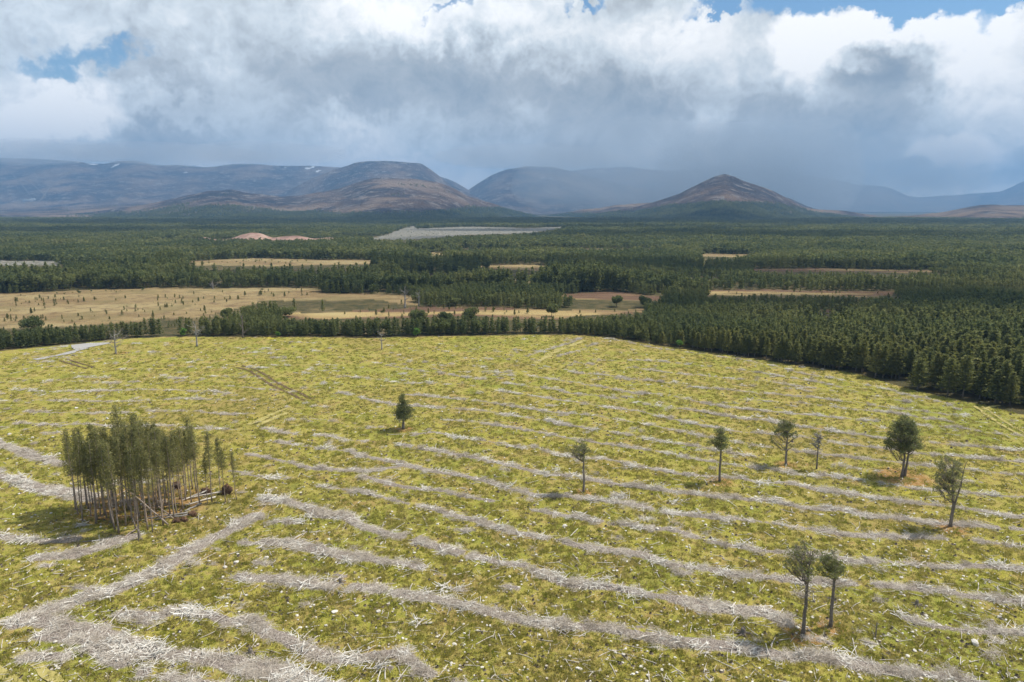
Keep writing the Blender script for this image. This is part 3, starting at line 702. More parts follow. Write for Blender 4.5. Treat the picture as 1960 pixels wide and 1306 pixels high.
hill('bare_mounds', 1080, 75, 80, [(298, 466), (350, 463), (375, 457), (392, 454), (412, 459), (440, 457), (460, 450), (480, 445), (500, 447), (520, 455), (545, 453), (570, 451), (600, 457), (633, 454), (652, 461), (672, 465)], amp=2, ridge=12, name2='mound', nu=200, nv=30)
HILLS['bare_mounds'][0].data.materials.clear(); HILLS['bare_mounds'][0].data.materials.append(mp)
hill('wooded_knoll', 1250, 110, 130, [(60, 466), (100, 461), (140, 451), (170, 449), (205, 455), (250, 462), (290, 466)], amp=2, ridge=13, name2='mound', nu=120, nv=30, treeline=[(60, 300), (300, 300)])

def hit(px, py, names):
    dx, dy, dz = ray(px, py); d = Vector((float(dx), float(dy), float(dz))).normalized(); best = None
    for n in names:
        r = HILLS[n][3].ray_cast(Vector((0, 0, CAM_H)), d)
        if r[0] is not None and (best is None or r[3] < best[3]): best = r
    return best

# snow lying in the gullies
def snow(px, py, w, h, names, seed):
    r_ = hit(px, py, names)
    if r_ is None: return
    c, nrm = r_[0], r_[1]
    if nrm.z < 0: nrm = -nrm
    m_per = r_[3] / FPX; rg = random.Random(seed); pts = []
    tx = Vector((1, 0, 0)); tx = (tx - nrm * tx.dot(nrm)).normalized(); ty = nrm.cross(tx)
    slope = max(.25, abs((c.normalized()).dot(nrm)))
    mb = MB(); n = 14; ring = []
    for i in range(n):
        th = i * 2 * PI / n; k = rg.uniform(.45, 1.15)
        ring.append(c + tx * math.cos(th) * w * m_per * k + ty * math.sin(th) * h * m_per / slope * .7 * k + nrm * 4)
    V = [tuple(c + nrm * 9)] + [tuple(v) for v in ring]
    mb.add(V, None, [(0, 1 + i, 1 + (i + 1) % n) for i in range(n)])
    o = mb.obj('snow_patch', M['snow'], smooth=True); tag(o, kind='structure')
ALLM = ['far_right', 'far_left', 'middle', 'flat_top']
for i, (x, y, w, h) in enumerate([(222, 317, 5, 5), (178, 315.5, 9, 1.5), (355, 331, 3, 3), (546, 321, 3, 1.5), (591, 323, 7, 4), (598, 321, 4, 3), (609, 328, 4, 6), (487, 348, 1.5, 1), (1041, 341, 3, 1.5), (1053, 342, 3.5, 1.5), (1148, 327, 8, 2), (1160, 324, 5, 1.5), (1275, 325, 7, 3), (1345, 330, 12, 3), (1330, 334, 6, 1.5), (1303, 349, 1.5, 1), (1484, 361, 1.5, 1), (1560, 347, 6, 2), (150, 311, 2, 2)]):
    snow(x, y, w, h, ALLM, i)

# pale ski runs and the access road on the far left mountain
mr, nt, p = mat('worn_track'); p.inputs['Base Color'].default_value = (.15, .12, .10, 1)
def drape(name, pts, wpx, names, m):
    a = np.array(pts, float); d = np.r_[0, np.cumsum(np.hypot(*np.diff(a, axis=0).T))]
    n = max(6, int(d[-1] / 4)); t = np.linspace(0, d[-1], n)
    xs = np.interp(t, d, a[:, 0]); ys = np.interp(t, d, a[:, 1]); L = []
    for x, y in zip(xs, ys):
        r_ = hit(x, y, names)
        if r_ is None: continue
        c, nrm = r_[0], (r_[1] if r_[1].z > 0 else -r_[1])
        L.append((c + nrm * 5, nrm, r_[3] / FPX))
    if len(L) < 3: return
    V = []
    for i, (c, nrm, mpx) in enumerate(L):
        tg = (L[min(i + 1, len(L) - 1)][0] - L[max(i - 1, 0)][0]); s = nrm.cross(tg); s.z *= .3; s.normalize()
        w = wpx * mpx * (.7 + .6 * random.random())
        V += [tuple(c - s * w), tuple(c + s * w)]
    mb = MB(); mb.add(V, [(2 * i, 2 * i + 1, 2 * i + 3, 2 * i + 2) for i in range(len(L) - 1)])
    o = mb.obj(name, m); tag(o, kind='structure')
for pts, w in [([(152, 329), (128, 336), (104, 349), (92, 364), (80, 382), (66, 392)], 1.6), ([(42, 346), (60, 352), (72, 362), (88, 376)], 1.6), ([(40, 347), (50, 345), (66, 346), (78, 356)], 1.2), ([(20, 330), (40, 352), (58, 375)], .8), ([(0, 389), (30, 389), (62, 391)], 1.2)]:
    drape('ski_run', pts, w * .55, ['far_left'], mr)

# ------------------------------------------------------------------ scattering (one object of kind stuff, instanced by geometry nodes)
def source(mb, name, m, smooth=False):
    return bpy.data.objects.new(name, mb.mesh(name, m, smooth))

def scatter(name, P3, scale, rot, idx, srcs):
    """P3 (N,3) scale (N,3) rot (N,3)"""
    n = len(P3); me = bpy.data.meshes.new(name); me.vertices.add(n)
    me.vertices.foreach_set('co', np.asarray(P3, np.float32).ravel())
    for an, typ, prop, v in (('sc', 'FLOAT_VECTOR', 'vector', scale), ('ro', 'FLOAT_VECTOR', 'vector', rot), ('ix', 'INT', 'value', idx)):
        a = me.attributes.new(an, typ, 'POINT')
        a.data.foreach_set(prop, np.asarray(v, np.float32 if typ != 'INT' else np.int32).ravel())
    o = bpy.data.objects.new(name, me); COL.objects.link(o)
    g = bpy.data.node_groups.new(name, 'GeometryNodeTree')
    g.interface.new_socket('Geometry', in_out='INPUT', socket_type='NodeSocketGeometry')
    g.interface.new_socket('Geometry', in_out='OUTPUT', socket_type='NodeSocketGeometry')
    Nn, Lk = g.nodes, g.links
    gi = Nn.new('NodeGroupInput'); go = Nn.new('NodeGroupOutput'); iop = Nn.new('GeometryNodeInstanceOnPoints'); j = Nn.new('GeometryNodeJoinGeometry')
    for s in reversed(srcs):
        q = Nn.new('GeometryNodeObjectInfo'); q.inputs['Object'].default_value = s; q.inputs['As Instance'].default_value = True
        Lk.new(q.outputs['Geometry'], j.inputs[0])
    def att(nm, typ):
        a = Nn.new('GeometryNodeInputNamedAttribute'); a.data_type = typ; a.inputs['Name'].default_value = nm
        return [s for s in a.outputs if s.enabled and s.name == 'Attribute'][0]
    Lk.new(gi.outputs[0], iop.inputs['Points']); Lk.new(j.outputs[0], iop.inputs['Instance'])
    iop.inputs['Pick Instance'].default_value = True
    Lk.new(att('ix', 'INT'), iop.inputs['Instance Index'])
    e2r = Nn.new('FunctionNodeEulerToRotation'); Lk.new(att('ro', 'FLOAT_VECTOR'), e2r.inputs[0])
    Lk.new(e2r.outputs[0], iop.inputs['Rotation']); Lk.new(att('sc', 'FLOAT_VECTOR'), iop.inputs['Scale'])
    Lk.new(iop.outputs[0], go.inputs[0])
    md = o.modifiers.new('scatter', 'NODES'); md.node_group = g
    tag(o, kind='stuff')
    return o

def rots(n, tilt=0.0):
    return np.stack([RNG.normal(0, tilt, n), RNG.normal(0, tilt, n), RNG.random(n) * 2 * PI], -1)

# ------------------------------------------------------------------ tree kinds (unit: metres)
def conifer_crown(rng, h, r, whorls, per, along, ls, bottom=.10, shape=.75, droop=-.1):
    """branches in whorls with needle sprays; gaps between the branches"""
    mb = MB()
    for k in range(whorls):
        f = bottom + (1 - bottom) * ((k + rng.random() * .6) / whorls)
        z = f * h; rad = r * ((1 - f) / (1 - bottom)) ** shape * rng.uniform(.75, 1.15) + .12
        nb = per if f < .8 else max(3, per - 2); ph = rng.random() * 6.28
        for j in range(nb):
            th = ph + j * 2 * PI / nb + rng.normal() * .25; L = rad * rng.uniform(.65, 1.15)
            t = (np.arange(along) + rng.random(along) * .8) / along
            dirv = np.array([math.cos(th), math.sin(th), 0])
            C = dirv[None] * (t[:, None] * L) + np.stack([rng.normal(0, ls * .45, along), rng.normal(0, ls * .45, along), z + droop * L * t + .28 * L * t ** 2 + rng.normal(0, ls * .35, along)], -1)
            dd = np.tile(dirv + np.array([0, 0, .35]), (along, 1))
            mb.leaves(C, ls * rng.uniform(.8, 1.3, along), ls * .55, rng, dirs=dd)
    mb.leaves(np.stack([rng.normal(0, .04, 6), rng.normal(0, .04, 6), h * np.linspace(.92, 1.02, 6)], -1), ls * .8, ls * .3, rng, updir=1.5)
    return mb

def trunk_mb(h, r0, r1, rng, bend=.15, stubs=0, n=7, stub_lo=.2, stub_hi=.6, sl=.8):
    mb = MB(); k = 9; z = np.linspace(-.15, h, k)
    x = np.cumsum(rng.normal(0, bend / k, k)); y = np.cumsum(rng.normal(0, bend / k, k)); x -= x[0]; y -= y[0]
    rad = r0 + (r1 - r0) * (z / h) ** .8 if False else np.interp(z, [-.15, .25, h], [r0 * 1.35, r0, r1])
    mb.tube(np.stack([x, y, z], -1), rad, n)
    for i in range(stubs):
        f = rng.uniform(stub_lo, stub_hi) * h; th = rng.random() * 6.28; L = sl * rng.uniform(.4, 1.2)
        p0 = np.array([np.interp(f, z, x), np.interp(f, z, y), f]); d = np.array([math.cos(th), math.sin(th), rng.uniform(-.35, .15)])
        mb.tube([p0, p0 + d * L * .5, p0 + d * L + np.array([0, 0, -.05 * L])], [.028, .02, .008], 3, cap=False)
    return mb

# plantation trees at the edge of the wood: 5 shapes, full detail, individually placed further below
PLANT = []
for k in range(5):
    rg = np.random.default_rng(100 + k); h = 10.0
    c = conifer_crown(rg, h, [1.9, 2.2, 1.7, 2.4, 2.0][k], 21, 7, 8, .30, bottom=[.12, .16, .10, .14, .2][k], shape=[.62, .7, .55, .6, .5][k])
    t = trunk_mb(h * .96, .14, .03, rg, .2, 10, 6, .04, .3, 1.0)
    PLANT.append((c.mesh('crown', M['spruce']), t.mesh('trunk', M['bark'])))
MID = []
for k in range(5):
    rg = np.random.default_rng(200 + k); h = 10.0
    c = conifer_crown(rg, h, [2.0, 2.3, 1.8, 2.5, 2.1][k], 12, 5, 4, .52, bottom=.10, shape=[.62, .7, .55, .6, .5][k])
    MID.append(source(c, 'conifer', M['forest']))
def rounded(rg, h, r, n, ls):
    mb = MB()
    for b in range(7):
        th = rg.random() * 6.28; q = rg.random() ** .5 * r * .62; zc = h * rg.uniform(.5, .82); rb = r * rg.uniform(.4, .6)
        m_ = n // 7; d = rg.normal(size=(m_, 3)); d /= np.linalg.norm(d, axis=1)[:, None]
        C = np.array([math.cos(th) * q, math.sin(th) * q, zc]) + d * rb * rg.uniform(.6, 1.05, m_)[:, None] * np.array([1, 1, .75])
        mb.leaves(C, ls, ls * .6, rg)
    mb.tube([(0, 0, -.1), (0, 0, h * .4), (.1, 0, h * .6)], [.16, .13, .08], 5, cap=False)
    return mb
for k in range(3):
    MID.append(source(rounded(np.random.default_rng(230 + k), 9.0, 3.2, 300, .5), 'round_pine', M['forest']))
FARS = []
for k in range(4):
    rg = np.random.default_rng(260 + k)
    FARS.append(source(conifer_crown(rg, 10, [2.6, 3.0, 2.3, 3.3][k], 6, 4, 2, 1.05, bottom=.05, shape=.6), 'conifer', M['forest']))
FARS.append(source(rounded(np.random.default_rng(270), 9, 3.4, 60, 1.1), 'round_pine', M['forest']))

# ------------------------------------------------------------------ where the forest grows
def tree_height(px, py, x, y):
    """height of the wood, read off the photo: low young strip behind the clearing, tall block on the right"""
    h = np.full(np.shape(px), 9.0)
    h = np.where((py > 598), np.interp(px, [-200, 900, 1150, 1350, 1500, 1700, 1960], [6.6, 5.6, 5.8, 6.6, 8.0, 9.8, 11.0]), h)
    h = np.where((py <= 598) & (py > 560), np.interp(px, [600, 1200, 1500, 1960], [6.0, 6.5, 7.5, 9]), h)
    h = np.where((py <= 560) & (py > 515), np.interp(px, [0, 1150, 1350], [11.5, 11.0, 6.0]), h)
    h = np.where((py <= 604) & (py > 560) & (px > 1300), 5.0, h)
    return h * (.80 + .4 * vnoise(x, y, 24, 5)) * np.where(py < 560, .62 + .76 * vfbm(x, y, 170, 2, 6), 1.0)

OPX = [(np.array(p, float), k) for p, k in OPEN_PX]
def clear_of_openings(x, y, h):
    jx_ = x + (vfbm(x, y, 30, 3, 61) - .5) * 34; jy_ = y + (vfbm(x, y, 30, 3, 64) - .5) * 14 * np.clip(np.hypot(x, y) / 600, .3, 2)
    ok = np.ones(len(x), bool)
    pr = [proj(jx_, jy_, h * f) for f in (.2, .4, .6, .8, .95)]
    for (poly, k), (pp, _) in zip(OPEN_W, OPX):
        ok &= ~pip(jx_, jy_, poly)
        if k != 'pink':
            for q in pr: ok &= ~pip(q[0], q[1], pp)      # the wood in front is low enough to look over
    return ok

def in_field(x, y, m=0.0):
    return pip(x, y, FIELD)

def wood_points():
    X, Y = [], []
    # bands of distance with a spacing that grows, so that far woods stay affordable
    edges = [120, 200, 310, 420, 600, 850, 1200, 1700, 2400, 3400]
    for a, b in zip(edges[:-1], edges[1:]):
        s = 2.5 + ((a + b) / 2) / 300 if a >= 400 else (2.15 if a == 200 else 2.9)
        m = 1.15 if a < 800 else 1.0
        xs = np.arange(-m * b - 30, m * b + 30, s); ys = np.arange(a, b, s)
        gx_, gy_ = np.meshgrid(xs, ys); gx_ = gx_ + RNG.uniform(-.46, .46, gx_.shape) * s; gy_ = gy_ + RNG.uniform(-.46, .46, gy_.shape) * s
        k = np.abs(gx_) < m * gy_ + 30
        X.append(gx_[k]); Y.append(gy_[k])
    return np.concatenate(X), np.concatenate(Y)
wx, wy = wood_points()
k = ~in_field(wx, wy) & ~in_field(wx, wy - 2.5) & ~in_field(wx - 2, wy); wx, wy = wx[k], wy[k]
ppx, ppy = proj(wx, wy, 0)
wh = tree_height(ppx, ppy, wx, wy)
k = clear_of_openings(wx, wy, wh); k2 = ~k & (RNG.random(len(wx)) < .11 * (vfbm(wx, wy, 40, 4, 97) > .54)); wh = np.where(k2, RNG.uniform(.5, 2.6, len(wx)), wh); k = k | k2; wx, wy, wh, ppx, ppy = wx[k], wy[k], wh[k], ppx[k], ppy[k]
# small gaps and rides
thin = (wy < 310) & (ppx > 1230) & (RNG.random(len(wx)) < np.interp(ppx, [1230, 1500], [0, .45]))
gl = vfbm(wx * .6, wy, 95, 4, 90)
k = ((gl > .36) | (ppy > 548) | ((gl > .3) & (RNG.random(len(wx)) < .25))) & ~thin & ((vnoise(wx, wy, 9, 95) > .13) | (wy < 330)); wx, wy, wh, ppx, ppy = wx[k], wy[k], wh[k], ppx[k], ppy[k]
dist = np.hypot(wx, wy)
# the nearest trees of the wood are individuals; pick those the picture can show
vis = (ppx > -25) & (ppx < 1985)
order = np.argsort(np.where(vis, dist, 1e9))
NIND = 290
ind = order[:NIND]; rest = np.ones(len(wx), bool); rest[ind] = False

def place_plant_tree(i, n):
    x, y, h = float(wx[i]), float(wy[i]), float(wh[i])
    c, t = PLANT[n % 5]; s = h / 10.0
    root = empty('spruce_tree', (x, y, float(gz(x, y))), random.random() * 6.28, (s * random.uniform(1.1, 1.5),) * 2 + (s * random.uniform(.82, 1.12),))
    for nm, me in (('crown', c), ('trunk', t)):
        o = bpy.data.objects.new(nm, me); COL.objects.link(o); o.parent = root
    tag(root, 'dark green plantation conifer in the dense wood along the edge of the clearing', 'conifer', 'conifers along the near edge of the wood')
for n, i in enumerate(ind): place_plant_tree(i, n)

def wood(sel, srcs, name, wide, nidx):
    x, y, h, d = wx[sel], wy[sel], wh[sel], dist[sel]; n = len(x)
    s = h / 10.0; h = h * RNG.uniform(.68, 1.22, n); w = s ** .75 * wide(d) * RNG.uniform(.8, 1.2, n)
    sc = np.stack([w, w, s * RNG.uniform(.85, 1.15, n)], -1)
    return scatter(name, np.stack([x, y, gz(x, y)], -1), sc, rots(n, .03), nidx(x, y, n), srcs)
def mid_idx(x, y, n):
    i = RNG.integers(0, 5, n); px_, py_ = proj(x, y, 0)
    rnd = RNG.random(n) < np.where((px_ < 520) & (py_ > 520) & (py_ < 565), .6, np.where(py_ < 560, .3, .06))
    return np.where(rnd, RNG.integers(5, 8, n), i)
wood(rest & (dist < 650), MID, 'forest', lambda d: 1.0 + 0 * d, mid_idx)
wood(rest & (dist >= 650), FARS, 'forest', lambda d: .95 + d / 2200, lambda x, y, n: np.where(RNG.random(n) < .6, RNG.integers(0, 4, n), 4))
# trees climbing the lower slopes of the hills
for nm, cnt, dens in (('cone', 42000, 1.0), ('low_hills', 46000, 1.0), ('low_saddle', 12000, 1), ('left_plateau', 18000, 1), ('right_moor', 9000, .6), ('wooded_knoll', 1500, 1)):
    o, V, q, bv, HX, HY, HZ, low = HILLS[nm]
    a = RNG.random(cnt) * (HX.shape[0] - 27); b = RNG.random(cnt) * (HX.shape[1] - 2)
    if nm == 'wooded_knoll': a = RNG.random(cnt) * (HX.shape[0] - 2)
    ia, ib = a.astype(int), b.astype(int); fa, fb = a - ia, b - ib
    il = lambda A: (A[ia, ib] * (1 - fa) + A[ia + 1, ib] * fa) * (1 - fb) + (A[ia, ib + 1] * (1 - fa) + A[ia + 1, ib + 1] * fa) * fb
    x, y, z_, lo = il(HX), il(HY), il(HZ), il(low)
    k = (lo + (vfbm(x, y, 260, 4, 88) - .5) * 1.5 > RNG.uniform(.35, .75, cnt)) & (z_ > -3)
    x, y, z_ = x[k], y[k], z_[k]; n = len(x)
    if n < 10: continue
    w = RNG.uniform(1.1, 2.0, n) * (1 if nm != 'wooded_knoll' else .5)
    scatter('forest', np.stack([x, y, z_ - .5], -1), np.stack([w, w, RNG.uniform(.8, 1.3, n)], -1), rots(n, .03), RNG.integers(0, 5, n), FARS)

# ------------------------------------------------------------------ brash: tangles of dry twigs along the rows
def tangle(rng, n, rad, hgt, thick, lmin, lmax, flat=.25):
    mb = MB()
    for i in range(n):
        c = np.array([*(rng.normal(0, rad * .5, 2)), abs(rng.normal(0, hgt * .5)) + .03])
        th = rng.random() * 6.28; L = rng.uniform(lmin, lmax) * .5; d = np.array([math.cos(th), math.sin(th), rng.normal(0, flat)]); d /= np.linalg.norm(d)
        r_ = thick * rng.uniform(.5, 1.5); m_ = c + np.array([0, 0, rng.uniform(-.05, .08)]) + rng.normal(0, .05, 3)
        p0, p1 = c - d * L, c + d * L
        p0[2] = max(p0[2], .0); p1[2] = max(p1[2], .0)
        mb.tube([p0, m_, p1], [r_, r_ * .8, r_ * .35], 3, cap=False)
    return mb
TW = [source(tangle(np.random.default_rng(300 + k), 60, .8, .30, .015, .5, 1.7), 'brash', M['brash']) for k in range(6)]
TW += [source(tangle(np.random.default_rng(320 + k), 20, .9, .26, .038, .8, 2.2), 'brash', M['brashpale']) for k in range(3)]
mid_ = RNG.random(BR.shape) < .02
LOOSE = np.where(mid_, .75, 0) * (vfbm(RX0 + np.arange(RNX)[:, None] * RES, RY0 + np.arange(RNY)[None] * RES, 9, 3, 141) > .54)
BRS = np.maximum(BR, LOOSE)
bi, bj = np.nonzero(BRS > .12)
bx = RX0 + (bi + .5) * RES; by = RY0 + (bj + .5) * RES
bd = np.hypot(bx, by)
keep = (BRS[bi, bj] + (vfbm(bx, by, 2.4, 4, 107, .65) - .5) * 1.5 > .38) & (RNG.random(len(bx)) < np.clip(BRS[bi, bj] * 1.1, .12, 1) * np.interp(bd, [60, 120, 200, 280], [.38, .34, .32, .3]) * (.35 + 1.1 * vnoise(bx, by, 3.0, 99)))
keep &= (np.abs(bx) < 1.3 * by + 30)
bx, by = bx[keep], by[keep]; n = len(bx)
bx = bx + RNG.uniform(-.3, .3, n); by = by + RNG.uniform(-.3, .3, n)
kf = in_field(bx, by); bx, by = bx[kf], by[kf]; n = len(bx)
palep = vnoise(bx, by, 6, 101) > .72
ixb = np.where(palep & (RNG.random(n) < .5), RNG.integers(6, 9, n), np.where(RNG.random(n) < .16, RNG.integers(6, 9, n), RNG.integers(0, 6, n)))
s_ = RNG.uniform(.6, 1.15, n)
scatter('brash', np.stack([bx, by, gtop(bx, by) - .03], -1), np.stack([s_, s_, s_ * (.35 + 1.5 * vnoise(bx, by, 1.8, 151) ** 1.5)], -1), rots(n, .1), ixb, TW)
print('brash tangles', n)

# ------------------------------------------------------------------ grass tufts
def tuft(rng, n, r, h):
    mb = MB(); th = rng.random(n) * 6.28; q = rng.random(n) ** .5 * r
    for i in range(n):
        b = np.array([math.cos(th[i]) * q[i], math.sin(th[i]) * q[i], 0]); o_ = rng.normal(0, .35, 3) * h; o_[2] = h * rng.uniform(.5, 1.1)
        s = np.array([-math.sin(th[i]), math.cos(th[i]), 0]) * rng.uniform(.03, .07)
        mb.add([b - s, b + s, b + o_ + s * .2], None, [(0, 1, 2)])
    return mb
TU = [source(tuft(np.random.default_rng(340 + k), 26, .38, [.16, .24, .12, .30][k]), 'grass_tuft', M['grass']) for k in range(4)]
n = 195000
d_ = 52 * (290 / 52) ** (RNG.random(n) ** .8); a_ = RNG.uniform(-.95, .95, n)
x = d_ * np.sin(a_); y = d_ * np.cos(a_)
k = in_field(x, y) & (brash_at(x, y) < .35) & (RNG.random(len(x)) < .25 + .5 * vfbm(x, y, 3.5, 3, 120)); x, y = x[k], y[k]; n = len(x)
dd = np.hypot(x, y); s_ = RNG.uniform(.6, 1.5, n) * np.interp(dd, [50, 280], [1, 1.8])
scatter('grass', np.stack([x, y, gz(x, y) - .02], -1), np.stack([s_, s_, s_ * np.interp(dd, [50, 280], [1, .5])], -1), rots(n, .1), RNG.integers(0, 4, n), TU)
print('tufts', n)
# coarse heather and grass hummocks on the moor beyond

# ------------------------------------------------------------------ single pines left standing on the clearing
def limb(mb, p0, p1, r0, r1, rng, sag=.15, n=5, k=5):
    p0 = np.array(p0, float); p1 = np.array(p1, float); t = np.linspace(0, 1, k)[:, None]; L = np.linalg.norm(p1 - p0)
    pts = p0 * (1 - t) + p1 * t
    pts[1:-1] += rng.normal(0, .05 * L, (k - 2, 3)); pts[:, 2] -= (np.sin(t[:, 0] * PI) * sag * L)
    mb.tube(pts, np.linspace(r0, r1, k), n, cap=False); return pts

def pine(name, label, base, blobs, fork=None, cat='pine tree', seed=1, tr=.2, dens=1.0, leaf=.18, lean=(0, 0), stems=1, stubs=(0, 0, 0), matn='pine', stem_gap=.0, depth=1.0, twigs=14, group=None, stem_top=None, spread=0.0, twk=1.0, twm='twig'):
    """base: photo position of the foot; blobs: (px, py, radius px, flatten) outline of the foliage clumps; fork: photo y where the limbs part"""
    rng = np.random.default_rng(seed)
    X, Y = G(*base); X, Y = float(X), float(Y); z0 = float(gz(X, Y))
    mpp = (Y * CP + (CAM_H) * SP) / FPX
    B = []
    for q in blobs:
        bx_, bz_ = at_plane(q[0], q[1], Y); fl = q[3] if len(q) > 3 else .7
        B.append((float(bx_) - X, 0.0, float(bz_) - z0, q[2] * mpp, fl))
    top = max(b[2] + b[3] * b[4] * .8 for b in B)
    _, fz = at_plane(base[0], fork if fork else base[1] - 40, Y); fz = float(fz) - z0
    # depth: every clump gets companions turned about the trunk
    full = []
    for b in B:
        dy = rng.uniform(-.5, .5) * b[3]
        full.append((b[0], dy, b[2], b[3], b[4]))
        for s_ in (1, -1):
            a_ = rng.uniform(.7, 1.5) * s_; rr_ = max(abs(b[0]), b[3] * .55) * depth
            full.append((b[0] * math.cos(a_), rr_ * math.sin(a_) * .9, b[2] + rng.normal(0, b[3] * .2), b[3] * rng.uniform(.7, .95), b[4]))
    root = empty(name, (X, Y, z0)); tag(root, label, cat, group)
    wood_ = MB()
    stem_pts = []
    for s_ in range(stems):
        ox = (s_ - (stems - 1) / 2) * stem_gap
        zt = top * .93 if stem_top is None else stem_top * top
        k_ = 12; z = np.linspace(-.2, zt, k_)
        x = ox + lean[0] * (z / zt) + np.cumsum(rng.normal(0, .045, k_)) ; y = lean[1] * (z / zt) + np.cumsum(rng.normal(0, .045, k_)); x -= x[1] - ox; y -= y[1]
        if stems > 1: x = x + (s_ - (stems - 1) / 2) * np.clip(z / zt, 0, 1) ** 1.3 * stem_gap * 1.3 + (s_ * 2 - 1) * spread * np.clip((z - fz) / (zt - fz), 0, 1) ** .8
        rad = np.interp(z, [-.2, .3, fz, zt], [tr * 1.5, tr * 1.08, tr * .78, .035])
        wood_.tube(np.stack([x, y, z], -1), rad, 9); stem_pts.append((x, y, z, rad))
    tw = MB(); fo = MB()
    for b in full:
        sp = min(stem_pts, key=lambda q: abs(np.interp(b[2], q[2], q[0]) - b[0])) if stems > 1 else stem_pts[0]
        c = np.array(b[:3]); d = math.hypot(b[0], b[1])
        za = np.clip(b[2] - .75 * d - b[3] * .3, min(fz, sp[2][-1] * .9), sp[2][-1] * .97)
        p0 = np.array([np.interp(za, sp[2], sp[0]), np.interp(za, sp[2], sp[1]), za])
        r0 = float(np.interp(za, sp[2], sp[3])) * .62
        pts = limb(wood_, p0, c, max(r0, .05), .03, rng, .10, 6, 6)
        for j in range(int(twigs * (b[3] / 1.2) ** 1.2) + 4):
            d3 = rng.normal(size=3); d3 /= np.linalg.norm(d3); d3[2] = abs(d3[2]) * .6 - .1
            a0 = pts[rng.integers(2, 6)]
            limb(tw, a0, c + d3 * b[3] * np.array([1, 1, b[4]]) * .9, .03 * twk, .008 * twk, rng, .05, 3, 4)
        nl = int(340 * dens * (b[3] / 1.0) ** 2 * .36)
        # clump the sprays inside the lobe so that sky and ground show between them
        nc = max(4, int(9 * (b[3] / 1.0) ** 2)); cc = rng.normal(size=(nc, 3)); cc /= np.linalg.norm(cc, axis=1)[:, None]; cc *= rng.uniform(.35, 1.0, nc)[:, None]
        cc[:, 2] *= b[4]; ci = rng.integers(0, nc, nl)
        C = c + (cc[ci] * b[3]) + rng.normal(0, .27 * min(b[3], 1.3) ** .5, (nl, 3)) * np.array([1, 1, .6])
        fo.leaves(C, leaf * rng.uniform(.6, 1.2, nl), leaf * .42, rng, updir=.5)
    ns, lo, hi = stubs                     # bare dead branches below the crown
    for j in range(ns):
        q = stem_pts[rng.integers(0, stems)]; _, za = at_plane(base[0], rng.uniform(hi, lo), Y); za = float(za) - z0; th = rng.random() * 6.28; L = rng.uniform(.7, 2.4)
        p0 = np.array([np.interp(za, q[2], q[0]), np.interp(za, q[2], q[1]), za])
        pts = limb(tw, p0, p0 + L * np.array([math.cos(th), math.sin(th), rng.uniform(-.3, .35)]), .035 * twk, .01 * twk, rng, .08, 4, 5)
        for w_ in range(3):
            a0 = pts[rng.integers(1, 4)]; limb(tw, a0, a0 + rng.normal(0, .35, 3), .012, .005, rng, 0, 3, 3)
    wood_.obj('trunk', M['bark'], root, smooth=True)
    tw.obj('branches', M[twm], root)
    if dens > 0: fo.obj('crown', M[matn], root)
    return root

pine('scots_pine', 'short bushy pine with narrow knobbly top, alone mid-clearing on a small pink needle ring', (772, 823), [(768, 760, 9, .8), (774, 768, 9, .7), (770, 778, 13, .6), (762, 789, 12, .6), (779, 786, 13, .6), (771, 796, 16, .5), (785, 797, 7, .6)], 803, seed=11, tr=.30, dens=1.25, depth=.9)
pine('scots_pine', 'slim pine with a thin wide vase-shaped crown on forked limbs, alone between the brash rows', (1117, 943), [(1092, 860, 11, .6), (1104, 853, 11, .6), (1115, 858, 11, .5), (1124, 863, 8, .7), (1098, 868, 9, .5), (1112, 871, 10, .5)], 896, seed=12, tr=.20, dens=.55, twigs=26, stubs=(10, 905, 880))
pine('scots_pine', 'thin pine with small lobed crown on a bare straight trunk, pale soil around it', (1377, 921), [(1378, 826, 10, .8), (1374, 836, 13, .6), (1365, 848, 11, .5), (1386, 842, 11, .6), (1392, 852, 7, .5), (1376, 852, 11, .5)], 873, seed=13, tr=.21, dens=1.0, twigs=18, stubs=(8, 895, 868))
pine('scots_pine', 'open crowned pine with ragged side clumps, next to the nearly leafless tree', (1504, 888), [(1503, 809, 10, .8), (1496, 818, 12, .6), (1512, 816, 9, .6), (1486, 828, 9, .5), (1478, 843, 6, .5), (1520, 828, 7, .5), (1525, 836, 4, .6), (1502, 830, 10, .6)], 862, seed=14, tr=.24, dens=.95, twigs=20, stubs=(16, 868, 838))
pine('scots_pine', 'nearly leafless thin tree with pale broken limbs, rising from bright yellow moss', (1563, 896), [(1559, 832, 5, .9), (1566, 845, 7, .9), (1571, 838, 5, .9), (1557, 850, 5, .8)], 866, seed=15, tr=.15, dens=.06, twigs=34, stubs=(26, 872, 824), twk=1.9, twm='dead')
pine('scots_pine', 'large dense dome-crowned pine with twin trunks on a red-brown needle ring', (1729, 913), [(1730, 806, 11, .9), (1722, 816, 13, .8), (1742, 812, 12, .8), (1710, 828, 14, .7), (1752, 824, 13, .8), (1730, 830, 17, .8), (1702, 843, 13, .6), (1758, 840, 12, .7), (1738, 848, 16, .7), (1716, 852, 14, .6), (1755, 854, 12, .5), (1700, 856, 8, .5), (1730, 862, 12, .5)], 888, seed=16, tr=.24, dens=1.55, stems=2, stem_gap=.5, twigs=16, stubs=(16, 900, 868))
